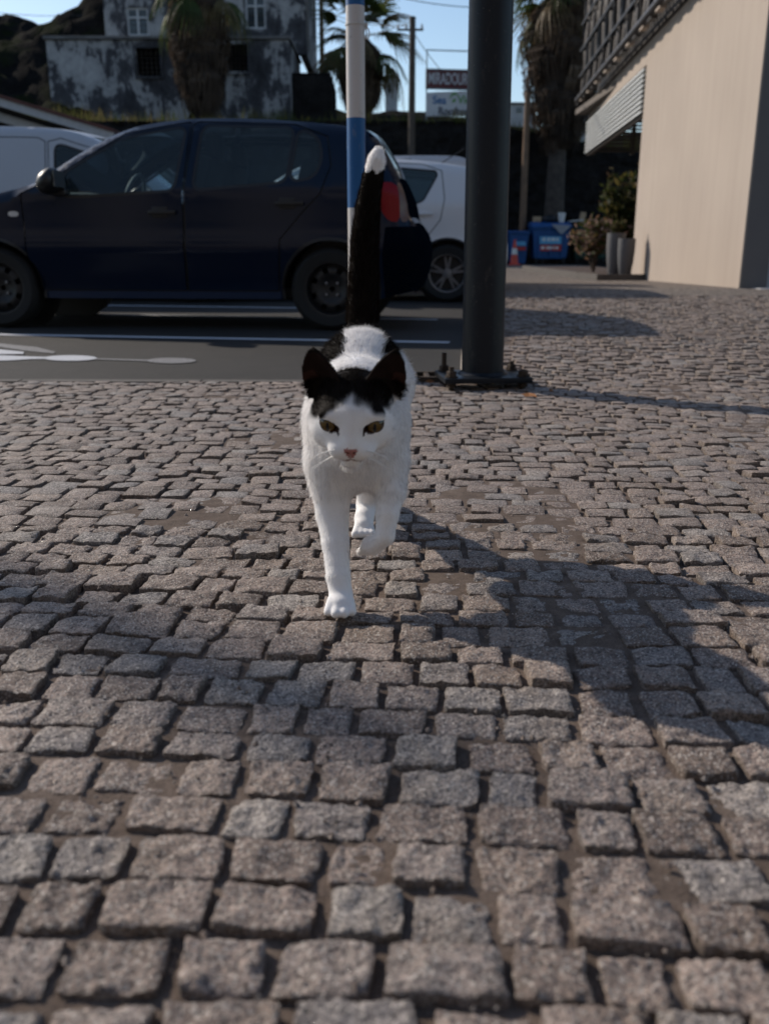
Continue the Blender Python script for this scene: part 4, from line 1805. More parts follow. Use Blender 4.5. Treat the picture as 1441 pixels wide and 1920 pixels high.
white = dict(navy)
white.update(
    top=[(-.80, .26), (-.81, .45), (-.79, .60), (-.70, .74), (-.42, .85), (-.1, .93), (.25, 1.0), (.40, 1.04), (.62, 1.17), (.95, 1.34), (1.2, 1.43), (1.5, 1.465), (1.9, 1.46), (2.3, 1.425), (2.66, 1.37), (2.82, 1.345), (2.86, 1.30), (2.92, 1.15), (3.02, .95), (3.06, .80), (3.09, .66), (3.11, .55), (3.11, .40), (3.06, .26)],
    W=1.70, belt=.98, wb=2.48, ar=.345, wr=.30, rim='alloy', zb=.20,
    windows=[('front_window', [(.60, .97), (.62, 1.09), (1.0, 1.30), (1.40, 1.385), (1.36, 1.0)]),
             ('rear_side_window', [(1.50, 1.39), (1.46, 1.0), (2.20, 1.02), (2.36, 1.315)]),
             ('quarter_window', [(2.70, 1.30), (2.80, 1.29), (2.93, 1.06), (2.90, 1.05)])],
    lamps=[('tail_lamp', [(2.86, .97), (3.02, .95), (3.06, .72), (2.98, .70), (2.90, .86)]),
           ('headlamp', [(-.78, .64), (-.50, .68), (-.42, .82), (-.66, .76)]),
           ('fuel_flap', [(2.62 + .085 * math.cos(a), .80 + .085 * math.sin(a)) for a in np.linspace(0, 6.283, 14, endpoint=False)])],
    doors=[('front_door', [(.30, .28), (.30, .98), (.58, 1.10), (1.0, 1.36), (1.42, 1.435), (1.44, 1.42), (1.41, 1.0), (1.40, .28)]),
           ('rear_door', [(1.42, .28), (1.43, 1.0), (1.46, 1.42), (1.5, 1.435), (2.20, 1.40), (2.40, 1.33), (2.44, 1.05), (2.40, .84), (2.27, .68), (2.12, .55), (2.08, .28)])],
    panels=[('sill', [(.38, .19), (.38, .272), (2.10, .272), (2.10, .19)]), ('rear_bumper', [(2.70, .20), (2.76, .46), (2.9, .64), (3.15, .66), (3.15, .20)])],
    tops=[('bonnet', -.70, .36, .7, 1.05), ('windscreen', .42, 1.22, 1.0, 1.43), ('roof', 1.24, 2.82, 1.33, 1.5), ('rear_window', 2.86, 3.0, 1.0, 1.30), ('tailgate', 3.0, 3.1, .7, 1.0), ('rear_bumper', 2.9, 3.2, .2, .65)],
    mats=dict(paint=M_CARW, sill=M_CARW, glass=M_GLASSD, rear_glass=M_GLASSD), handles=[(1.24, .86, 'front_door'), (2.20, .90, 'rear_door')], mirror=(.60, 1.03), cabin=(.55, 2.7), z_rear=1.33, z_front=.88)
rzw = math.radians(-6)
rw = Vector((.67, 10.0, 0))
ow = rw + Vector((math.sin(-rzw), math.cos(rzw), 0)) * .75 - Vector((math.cos(rzw), math.sin(rzw), 0)) * 2.48
wcar = make_car('parked_car', 'white hatchback with alloy wheels, mostly hidden behind the navy car and the lamp post', 'car', ow, rzw, white)
m_ = MB()
m_.tube([(2.35, 0, 1.455), (2.62, 0, 1.62)], .006, 6)
m_.lathe([(.0, .02), (.02, .015), (.025, 0)], 10, (2.35, 0, 1.45))
m_.build('aerial', M_BLK, wcar)

van = dict(navy)
van.update(
    top=[(-.82, .28), (-.84, .50), (-.82, .70), (-.72, .86), (-.40, .98), (-.05, 1.06), (.12, 1.10), (.35, 1.26), (.70, 1.50), (1.0, 1.66), (1.25, 1.735), (1.6, 1.77), (2.2, 1.785), (2.9, 1.785), (3.15, 1.76), (3.26, 1.68), (3.31, 1.2), (3.33, .7), (3.33, .45), (3.29, .28)],
    W=1.72, belt=1.05, tumble=.16, wb=2.69, ar=.35, wr=.31, rim='steel', zb=.22, s_mid=2.0, z_rear=1.6, z_front=1.0, rr=.15,
    windows=[('front_window', [(.42, 1.06), (.50, 1.20), (.86, 1.44), (1.30, 1.58), (1.36, 1.56), (1.36, 1.08)])],
    lamps=[('headlamp', [(-.80, .72), (-.50, .78), (-.40, .92), (-.68, .84)]), ('tail_lamp', [(3.22, 1.2), (3.34, 1.2), (3.34, .8), (3.22, .8)])],
    doors=[('front_door', [(.30, .30), (.28, 1.08), (.46, 1.24), (.82, 1.50), (1.30, 1.65), (1.44, 1.62), (1.43, .30)]),
           ('sliding_door', [(1.46, .32), (1.47, 1.62), (1.55, 1.66), (2.45, 1.68), (2.44, .32)])],
    panels=[('sill', [(.38, .20), (.38, .30), (2.3, .30), (2.3, .20)]), ('rear_bumper', [(3.02, .20), (3.1, .6), (3.4, .6), (3.4, .20)])],
    tops=[('bonnet', -.7, .1, .85, 1.1), ('windscreen', .14, 1.0, 1.1, 1.68), ('roof', 1.05, 3.1, 1.66, 1.9), ('rear_bumper', 3.2, 3.4, .2, .6)],
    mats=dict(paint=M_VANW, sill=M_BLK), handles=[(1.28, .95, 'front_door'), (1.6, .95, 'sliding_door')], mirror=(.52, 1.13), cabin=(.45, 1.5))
vx = at(262, 330, 10.0).x + .55
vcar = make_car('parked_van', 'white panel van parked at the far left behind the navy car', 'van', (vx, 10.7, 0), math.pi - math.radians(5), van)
van2 = dict(van)
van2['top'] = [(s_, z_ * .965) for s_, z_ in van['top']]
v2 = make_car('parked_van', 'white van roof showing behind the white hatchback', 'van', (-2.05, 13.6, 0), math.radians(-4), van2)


# ================================================================== lamp post with its base plate
M_POST = None
t = NT('post_paint')
p = t.pos(obj=True)
n = t.noise(p, 120, 2, .5)
sc = t.noise(t.pos((1, 1, .3), obj=True), 30, 5, .75)
c = t.mix(t.ramp(n, [(.72, 0.0), (.76, .8)]), (.011, .014, .019), (.12, .12, .115))
c = t.mix(t.ramp(sc, [(.58, 0.0), (.72, .45)]), c, (.075, .072, .068))
t.set(c, t.math('ADD', t.math('MULTIPLY', sc, .2), .30), 0, .20)
t.bump([(sc, .15, .002)])
M_POST = t.mat
M_RUST = plain('rusty_iron', (.060, .042, .030), .75, .4, var=.45, scale=40, bump=.5, bscale=300)
lb = gp(903, 727, zp(.414, 3.85))
lz = zp(lb.x, lb.y)
lamp = thing('lamp_post', 'dark grey lamp post bolted to the paving right of the cat', 'lamp post', (lb.x, lb.y, lz), math.radians(6))
mb = MB()
mb.box((0, 0, .046), (.36, .27, .022), bev=.005)
mb.build('base_plate', M_POST, lamp, smooth=True, auto=40)
mb = MB()
mb.lathe([(.1035, .0585), (.096, .064), (.0895, .070)], 40)
mb.build('weld', M_POST, lamp, smooth=True)
mb = MB()
N_ = 12
prof = [(.0865 - .0062 * i / N_ * 1.9, .06 + 5.2 * i / N_) for i in range(N_ + 1)]
mb.lathe(prof, 48)
sh = mb.build('shaft', M_POST, lamp, smooth=True)
sh.rotation_euler = (0, math.radians(-.35), 0)
for (bx, by, hh, rt) in ((-.148, -.098, .10, .2), (-.145, .098, .135, .7), (.148, -.098, .085, .4), (.146, .098, .095, .1)):
    bo = MB()
    bo.tube([(bx, by, -.05), (bx, by, hh)], .0105, 10)
    b_ = bo.build('bolt', M_RUST, lamp, smooth=True, auto=50)
    m_ = MB()
    m_.lathe([(0.0105, .0615), (.027, .0615), (.027, .058), (.0105, .058)], 20, (bx, by, 0))
    m_.build('washer', M_RUST, b_)
    m_ = MB()
    m_.lathe([(.0105, .082), (.0185, .082), (.0205, .079), (.0205, .064), (.0185, .062), (.0105, .062)], 6, (bx, by, 0), R=None)
    m_.build('nut', M_RUST, b_)
    m_ = MB()
    m_.lathe([(.0105, .034), (.0205, .034), (.0205, .016), (.0105, .016)], 6, (bx, by, 0))
    m_.build('levelling_nut', M_RUST, b_)

# ================================================================== blue and white pole
def chipped(name, col, under):
    t = NT(name)
    p = t.pos(obj=True)
    n = t.noise(p, 45, 5, .7)
    n2 = t.noise(t.pos((1, 1, .25), obj=True), 60, 4, .7)
    c = t.mix(t.ramp(n, [(.64, 0.0), (.67, 1.0)]), col, under)
    c = t.mix(t.ramp(n2, [(.62, 0.0), (.8, .5)]), c, (.30, .26, .22))
    t.set(c, .45, 0, .4)
    t.bump([(t.ramp(n, [(.63, 1.0), (.68, 0.0)]), .4, .002)])
    return t.mat


M_PW = chipped('chipped_white_paint', (.60, .57, .55), (.36, .34, .32))
M_PB = chipped('chipped_blue_paint', (.006, .100, .29), (.012, .12, .32))
pp = at(671, 700, 4.12)
pz = 0.0
pole = thing('striped_pole', 'thin pole painted in blue and white bands behind the cat', 'pole', (pp.x, 4.12, pz))
R_ = .0385
zb_ = [(0, .34, 1), (.34, .731, 0), (.731, 1.088, 1), (1.088, 1.509, 0), (1.509, 1.93, 1), (1.93, 2.35, 0)]
for a, b, m_ in zb_:
    mb = MB()
    mb.lathe([(R_, a), (R_ + (.0004 if m_ else 0), (a + b) / 2), (R_, b)], 32)
    mb.build('blue_band' if m_ else 'white_band', M_PB if m_ else M_PW, pole, smooth=True)
mb = MB()
mb.lathe([(0, 2.36), (R_, 2.35), (R_ + .003, 2.34), (R_, 2.33)], 32)
mb.build('cap', M_POST, pole)
M_TIE = plain('cable_tie', (.62, .60, .57), .5)
mb = MB()
zt = at(671, 47, 4.12).z
mb.lathe([(R_ + .0005, zt - .004), (R_ + .003, zt - .003), (R_ + .003, zt + .003), (R_ + .0005, zt + .004)], 32)
mb.box((R_ + .006, 0, zt), (.014, .012, .014), bev=.003)
lp_ = [(R_ + .008 + .011 * math.sin(a) * (1 if i else 1), -.004, zt - .032 - .022 * math.cos(a)) for i, a in enumerate(np.linspace(0, 6.0, 14))]
mb.tube([(R_ + .007, 0, zt - .005)] + lp_, .0028, 6)
mb.build('cable_tie', M_TIE, pole, smooth=True, auto=40)

# ================================================================== drain grate in the gutter
gc = gp(788, 710, .006)
gr_ = thing('drain_grate', 'small cast-iron drain grate in the gutter beside the lamp post', 'drain', (gc.x, gc.y, .0))
mb = MB()
for (cx, cy, sx_, sy_) in ((0, -.085, .36, .02), (0, .085, .36, .02), (-.17, 0, .02, .15), (.17, 0, .02, .15)):
    mb.box((cx, cy, .012), (sx_, sy_, .03), bev=.003)
mb.build('frame', M_RUST, gr_)
for k in range(6):
    mb = MB()
    mb.box((-.132 + .053 * k, 0, .0115), (.022, .149, .027), bev=.003)
    mb.build('bar', M_RUST, gr_)
mb = MB()
mb.box((0, 0, -.0055), (.32, .148, .004))
mb.build('pit', M_DARKIN, gr_)

# ================================================================== bins, cone and rubbish
M_BLUEB = plain('blue_bin_plastic', (.010, .070, .22), .5, var=.15, scale=3)
M_GREENB = plain('green_bin_plastic', (.012, .045, .034), .5, var=.15, scale=3)
M_LBL = plain('bin_label_blue', (.10, .34, .55), .6)
M_LBLR = plain('bin_label_red', (.42, .03, .03), .6)
M_CARD = plain('cardboard', (.38, .27, .17), .9)
M_PAPER = plain('white_paper', (.66, .66, .64), .8)
M_ORG = plain('cone_orange', (.55, .055, .030), .5, var=.1)
BY = 30.6


def container(x0, x1, ytop, mat_, label, Y, labelled):
    a, b = at(x0, 497, Y), at(x1, ytop, Y)
    w_, h_ = b.x - a.x, b.z
    root = thing('waste_container', label, 'bin', ((a.x + b.x) / 2, Y + .5, 0), group='waste containers by the wall')
    m_ = MB()
    zb0 = .20
    def ring(s, z): return [(-w_ / 2 * s, -.50 * s, z), (w_ / 2 * s, -.50 * s, z), (w_ / 2 * s, .50 * s, z), (-w_ / 2 * s, .50 * s, z)]
    lv = [(.80, zb0), (.84, zb0 + .06), (.95, h_ * .80), (1.0, h_ * .82), (1.0, h_ * .86), (.96, h_ * .86), (.93, h_ * .70)]
    for i, (s, z) in enumerate(lv):
        m_.v += ring(s, z)
    m_.f = [(i * 4 + k, i * 4 + (k + 1) % 4, (i + 1) * 4 + (k + 1) % 4, (i + 1) * 4 + k) for i in range(len(lv) - 1) for k in range(4)] + [(0, 1, 2, 3)]
    m_.m = [0] * len(m_.f)
    for sx_ in (-.3, 0, .3):
        m_.box((sx_ * w_, -.46, h_ * .45), (.04, .06, h_ * .5), R=Matrix.Rotation(-.10, 3, 'X'))
    m_.build('body', mat_, root)
    m_ = MB()
    n_ = 8
    for i in range(n_ + 1):
        a_ = math.pi * i / n_
        m_.v += [(-w_ / 2 * 1.03, -.53 * math.cos(a_), h_ * .87 + .17 * h_ * math.sin(a_) * .75), (w_ / 2 * 1.03, -.53 * math.cos(a_), h_ * .87 + .17 * h_ * math.sin(a_) * .75)]
    m_.f = [(2 * i, 2 * i + 1, 2 * i + 3, 2 * i + 2) for i in range(n_)] + [tuple(range(0, 2 * n_ + 2, 2)), tuple(reversed(range(1, 2 * n_ + 2, 2)))]
    m_.m = [0] * len(m_.f)
    m_.build('lid', mat_, root)
    for sx_ in (-1, 1):
        for sy_ in (-.36, .36):
            m_ = MB()
            m_.lathe([(0, -.03), (.09, -.03), (.10, -.015), (.10, .015), (.09, .03), (0, .03)], 16, (sx_ * w_ * .36, sy_, .10), Matrix.Rotation(math.pi / 2, 3, 'Y'))
            m_.box((sx_ * w_ * .36, sy_, .17), (.09, .10, .10))
            m_.build('wheel', M_TYRE, root)
    if labelled:
        m_ = MB()
        tl_ = Matrix.Rotation(-.10, 3, 'X')
        m_.box((-.03, -.515, h_ * .57), (w_ * .56, .012, h_ * .17), R=tl_)
        lb_ = m_.build('label', M_LBL, root)
        m_ = MB()
        m_.box((-.03, -.485, h_ * .40), (w_ * .58, .012, h_ * .14), R=tl_)
        lr_ = m_.build('label', M_LBLR, root)
        for q, ww in ((-.30, .10), (-.13, .06), (.0, .12), (.15, .05), (.28, .08)):
            m_ = MB()
            m_.box((q * .8 - .03, -.496, h_ * .40), (ww, .006, h_ * .06), R=tl_)
            m_.build('label_print', M_PAPER, lr_)
        for q, ww in ((-.27, .10), (-.08, .08), (.10, .12), (.27, .07)):
            m_ = MB()
            m_.box((q * .8 - .03, -.524, h_ * .59), (ww, .006, h_ * .07), R=tl_)
            m_.build('label_print', M_PAPER, lb_)
    return root


cont = container(995, 1071, 415, M_BLUEB, 'large blue four-wheeled waste container with a light blue and red label', BY, True)
container(1072, 1146, 418, M_GREENB, 'large dark green waste container half behind the shrub', BY + .3, False)
# wheelie bin
a, b = at(953, 497, BY), at(992, 432, BY)
wbn = thing('wheelie_bin', 'small blue wheelie bin behind the traffic cone', 'bin', ((a.x + b.x) / 2, BY + .35, 0), group='waste containers by the wall')
w_, h_ = b.x - a.x, b.z
m_ = MB()
lv = [(.74, .05), (.97, h_ * .88), (1.05, h_ * .90), (1.05, h_ * .93)]
for s, z in lv:
    m_.v += [(-w_ / 2 * s, -.33 * s, z), (w_ / 2 * s, -.33 * s, z), (w_ / 2 * s, .33 * s, z), (-w_ / 2 * s, .33 * s, z)]
m_.f = [(i * 4 + k, i * 4 + (k + 1) % 4, (i + 1) * 4 + (k + 1) % 4, (i + 1) * 4 + k) for i in range(3) for k in range(4)] + [(0, 1, 2, 3), (12, 13, 14, 15)]
m_.m = [0] * len(m_.f)
m_.build('body', M_BLUEB, wbn)
m_ = MB()
m_.box((0, 0, h_ * .965), (w_ * 1.1, .74, .05), R=Matrix.Rotation(.06, 3, 'X'), bev=.02)
m_.build('lid', M_BLUEB, wbn)
for sx_ in (-1, 1):
    m_ = MB()
    m_.lathe([(0, -.03), (.11, -.03), (.12, 0), (.11, .03), (0, .03)], 16, (sx_ * w_ * .42, .30, .12), Matrix.Rotation(math.pi / 2, 3, 'Y'))
    m_.build('wheel', M_TYRE, wbn)
m_ = MB()
m_.box((.04, -.335, h_ * .62), (w_ * .55, .01, h_ * .12), R=Matrix.Rotation(-.1, 3, 'X'))
m_.build('label', M_LBL, wbn)
m_ = MB()
m_.box((.04, -.322, h_ * .48), (w_ * .58, .01, h_ * .10), R=Matrix.Rotation(-.1, 3, 'X'))
m_.build('label', M_LBLR, wbn)
# cone
cp = at(963, 498, BY - .25); cp.z = 0
cone = thing('traffic_cone', 'orange traffic cone with a white band in front of the small blue bin', 'cone', cp)
hc_ = at(963, 449, BY - .25).z
m_ = MB()
m_.box((0, 0, .02), (.36, .36, .04), bev=.01)
m_.lathe([(.135, .04), (.095, hc_ * .42)], 20)
m_.lathe([(.072, hc_ * .66), (.028, hc_), (0, hc_)], 20)
m_.build('cone_body', M_ORG, cone, smooth=True, auto=40)
m_ = MB()
m_.lathe([(.097, hc_ * .42), (.074, hc_ * .66)], 20)
m_.build('reflective_band', M_PAPER, cone, smooth=True)
# rubbish on top of the containers
def put(name, label, cat, px, py, Y, f, m_mat):
    m2 = MB()
    p_ = at(px, py, Y)
    f(m2)
    o_ = m2.build(name, m_mat, None, smooth=False)
    o_.location = p_
    tag(o_, label, cat, 'rubbish on the waste containers')
    return o_


ct = cont.location
zt_ = at(1030, 415, BY).z
o = put('paper_cup', 'white paper cup standing on top of the blue waste container', 'cup', 1052, 411, BY + .3, lambda q: q.lathe([(0, -.10), (.085, -.10), (.125, .20), (.118, .20), (.08, -.08), (0, -.08)], 16), M_PAPER)
o = put('cardboard_box', 'brown cardboard piece standing on the green waste container', 'box', 1091, 408, BY + .45, lambda q: q.box((0, 0, 0), (.16, .14, .34), R=Matrix.Rotation(.15, 3, 'Y'), bev=.004), M_CARD)
o = put('flattened_carton', 'flattened pale carton lying across the two container lids', 'carton', 1078, 414, BY + .35, lambda q: q.box((0, 0, 0), (.44, .5, .035), R=Matrix.Rotation(-.10, 3, 'Y'), bev=.004), M_PAPER)
o = put('rubbish_bag', 'crumpled dark rubbish bag on the blue waste container', 'bag', 1030, 411, BY + .5, lambda q: q.lathe([(0, -.14), (.26, -.12), (.33, -.02), (.24, .08), (.10, .13), (0, .12)], 9), M_BLK)
o = put('carton', 'small tan carton at the left end of the blue container lid', 'carton', 1006, 411, BY + .4, lambda q: q.box((0, 0, 0), (.22, .18, .16), R=Matrix.Rotation(.3, 3, 'Z'), bev=.004), M_CARD)


def sheet(q):
    q.prism([(-.30, 0, .16), (.34, 0, .12), (.05, .02, -.16)], (0, .02, 0))


o = put('paper_sheet', 'grey sheet hanging out over the front of the blue waste container', 'paper', 1050, 430, BY - .12, sheet, plain('grey_card', (.30, .31, .34), .8))

# ================================================================== planting bed and pots
M_SOIL = plain('bed_soil', (.055, .032, .024), .95, var=.4, scale=10, bump=.8, obj=False)
M_POT = plain('pot_grey', (.085, .085, .09), .7, var=.1, scale=4, bump=.2)
bed = [Vector((x_, y_, 0)) for x_, y_ in ((3.62, 15.75), (4.36, 15.72), (4.42, 16.96), (5.2, 17.2), (5.2, 23.5), (3.45, 23.0), (3.55, 17.0))]
mb = MB()
mb.prism([p_ + Vector((0, 0, .10)) for p_ in bed], (0, 0, -.4))
tag(mb.build('planting_bed', M_SOIL), kind='structure')
mb = MB()
bk = [bed[-2], bed[-1], bed[0], bed[1]]
for a, b in zip(bk[:-1], bk[1:]):
    d_ = (b - a).normalized(); nn = Vector((d_.y, -d_.x, 0)) * .08
    mb.prism([a + Vector((0, 0, -.2)), b + d_ * .1 + Vector((0, 0, -.2)), b + d_ * .1 + Vector((0, 0, .13)), a + Vector((0, 0, .13))], nn)
tag(mb.build('bed_edging', M_EDGE), kind='structure')


def pot(px, Y, ytop, r, label):
    b_ = at(px, 513, Y); b_.z = .10
    h_ = at(px, ytop, Y).z - .10
    root = thing('planter', label, 'planter', b_, group='tall grey planters by the wall')
    m_ = MB()
    m_.lathe([(0, 0), (r * .58, 0), (r * .66, .02), (r * .88, h_ * .35), (r * .98, h_ * .65), (r, h_ - .02), (r * .99, h_), (r * .90, h_), (r * .88, h_ * .85), (0, h_ * .85)], 36)
    m_.build('pot', M_POT, root, smooth=True, auto=50)
    return root, h_


t = NT('shrub_leaf')
a = t.n('ShaderNodeAttribute', attribute_name='tone')
t.set(t.ramp(a.outputs['Fac'], [(0, (.018, .026, .010)), (.35, (.060, .074, .018)), (.6, (.12, .090, .030)), (.8, (.22, .12, .085)), (1, (.30, .22, .19))]), .7, 0, .3)
leafy(t)
M_SHRUB = t.mat
M_TWIG = plain('twig', (.06, .04, .03), .9)


def shrub(name, label, base, hh, rad, n, leaf, seed, tones, upright=.5, group=None):
    rr_ = random.Random(seed)
    root = thing(name, label, 'shrub', base, group=group)
    m_ = MB()
    tips = []
    for i in range(11):
        a_ = rr_.uniform(0, 6.283)
        R0 = rad * rr_.uniform(.3, 1.0)
        tip = Vector((R0 * math.cos(a_), R0 * math.sin(a_), hh * rr_.uniform(.55, 1.0)))
        mid_ = tip * .5 + Vector((-tip.x * .2, -tip.y * .2, 0))
        m_.tube([(0, 0, -.05), mid_, tip], [.016, .011, .004], 5)
        tips.append((mid_, tip))
    m_.build('stem', M_TWIG, root)
    V_, F_, C2_ = [], [], []
    for i in range(n):
        m1, t1 = rr_.choice(tips)
        q = m1.lerp(t1, rr_.random() ** .7) + Vector((rr_.gauss(0, rad * .16), rr_.gauss(0, rad * .16), rr_.gauss(0, hh * .06)))
        if q.z < .02: q.z = rr_.uniform(.02, .2)
        d_ = Vector((rr_.gauss(0, 1), rr_.gauss(0, 1), rr_.gauss(upright, .6))).normalized()
        s_ = d_.cross(Vector((rr_.gauss(0, 1), rr_.gauss(0, 1), rr_.gauss(0, 1)))).normalized()
        L = leaf * rr_.uniform(.6, 1.3)
        o_ = len(V_)
        V_ += [q, q + d_ * L * .5 + s_ * L * .2, q + d_ * L, q + d_ * L * .5 - s_ * L * .2]
        F_.append((o_, o_ + 1, o_ + 2, o_ + 3))
        tn = min(1, max(0, rr_.choice(tones) + rr_.gauss(0, .08)))
        C2_ += [(tn, tn, tn, 1)] * 4
    me_ = bpy.data.meshes.new('foliage')
    me_.from_pydata([tuple(v) for v in V_], [], F_)
    me_.materials.append(M_SHRUB)
    put_cols(me_, C2_)
    o_ = bpy.data.objects.new('foliage', me_)
    COL.objects.link(o_)
    o_.parent = root
    tag(o_, kind='stuff')
    return root


p1, h1 = pot(1150, 16.05, 437, .155, 'taller grey planter, left of the pair, holding a dark round plant')
p2_, h2 = pot(1170, 15.85, 447, .145, 'shorter grey planter, right of the pair, against the beige wall')
pb_ = p1.location + Vector((0, 0, h1 - .04))
shrub('potted_plant', 'dark round plant growing in the taller grey planter', pb_, .22, .13, 420, .06, 5, (0, .1, .3, .6), .8)
b_ = at(1112, 500, 18.2); b_.z = .1
shrub('shrub', 'low pinkish dry shrub in front of the green container', b_, .95, .50, 1500, .13, 6, (.25, .4, .7, .85, .95), .4, 'shrubs in the planting bed')
b_ = at(1163, 500, 18.4); b_.z = .1
shrub('shrub', 'tall dark green and orange shrub against the building corner', b_, 1.75, .42, 1300, .17, 8, (0, .15, .3, .5, .62), .5, 'shrubs in the planting bed')

# dry leaves by the base plate
M_LEAF = plain('dry_leaf_mat', (.26, .105, .030), .8, var=.3, scale=60)
for px, py, L, lab in ((992, 728, .035, 'orange dry leaf lying against the right end of the base plate'), (1032, 719, .03, 'orange dry leaf lying on the setts right of the lamp post'), (805, 698, .03, 'brown dry leaf beside the drain grate')):
    q = gp(px, py, .06)
    mb = MB()
    mb.v = [(-L, 0, .004), (-L * .2, -L * .4, .002), (L * .7, -L * .2, .010), (L, .0, .006), (L * .5, L * .35, .012), (-L * .3, L * .38, .009), (0, 0, .0)]
    mb.f = [(0, 1, 6), (1, 2, 6), (2, 3, 6), (3, 4, 6), (4, 5, 6), (5, 0, 6)]
    mb.m = [0] * 6
    o = mb.build('dry_leaf', M_LEAF)
    o.location = (q.x, q.y, zp(q.x, q.y) + .012)
    o.rotation_euler = (.2, .1, px)
    tag(o, lab, 'leaf', 'dry leaves on the paving')

# grit and crumbs in the joints
gt = random.Random(21)
V, Fc, C_ = [], [], []
for i in range(2600):
    Y = .35 + gt.random() ** 1.3 * 3.5
    X = gt.uniform(-.46 * Y - .1, .46 * Y + .1)
    s_ = gt.choice((.0012, .0018, .0025, .0036)) * gt.uniform(.7, 1.3)
    z = zp(X, Y) + (.003 if gt.random() < .55 else -.004)
    o_ = len(V)
    for k in range(4):
        a = k * 1.57 + gt.uniform(-.5, .5)
        V.append((X + s_ * math.cos(a) * gt.uniform(.7, 1.2), Y + s_ * math.sin(a) * gt.uniform(.7, 1.2), z - .001))
    V.append((X + s_ * .2, Y, z + s_ * gt.uniform(.5, 1.1)))
    Fc += [(o_, o_ + 1, o_ + 4), (o_ + 1, o_ + 2, o_ + 4), (o_ + 2, o_ + 3, o_ + 4), (o_ + 3, o_, o_ + 4)]
    tn = gt.random()
    C_ += [(tn, .1, tn, 1)] * 5
me = bpy.data.meshes.new('grit')
me.from_pydata(V, [], Fc)
me.materials.append(M_GRAN)
put_cols(me, C_)
o = bpy.data.objects.new('grit', me)
COL.objects.link(o)
tag(o, 'loose grit and crumbs of stone lying in the joints of the paving', 'grit', kind='stuff')


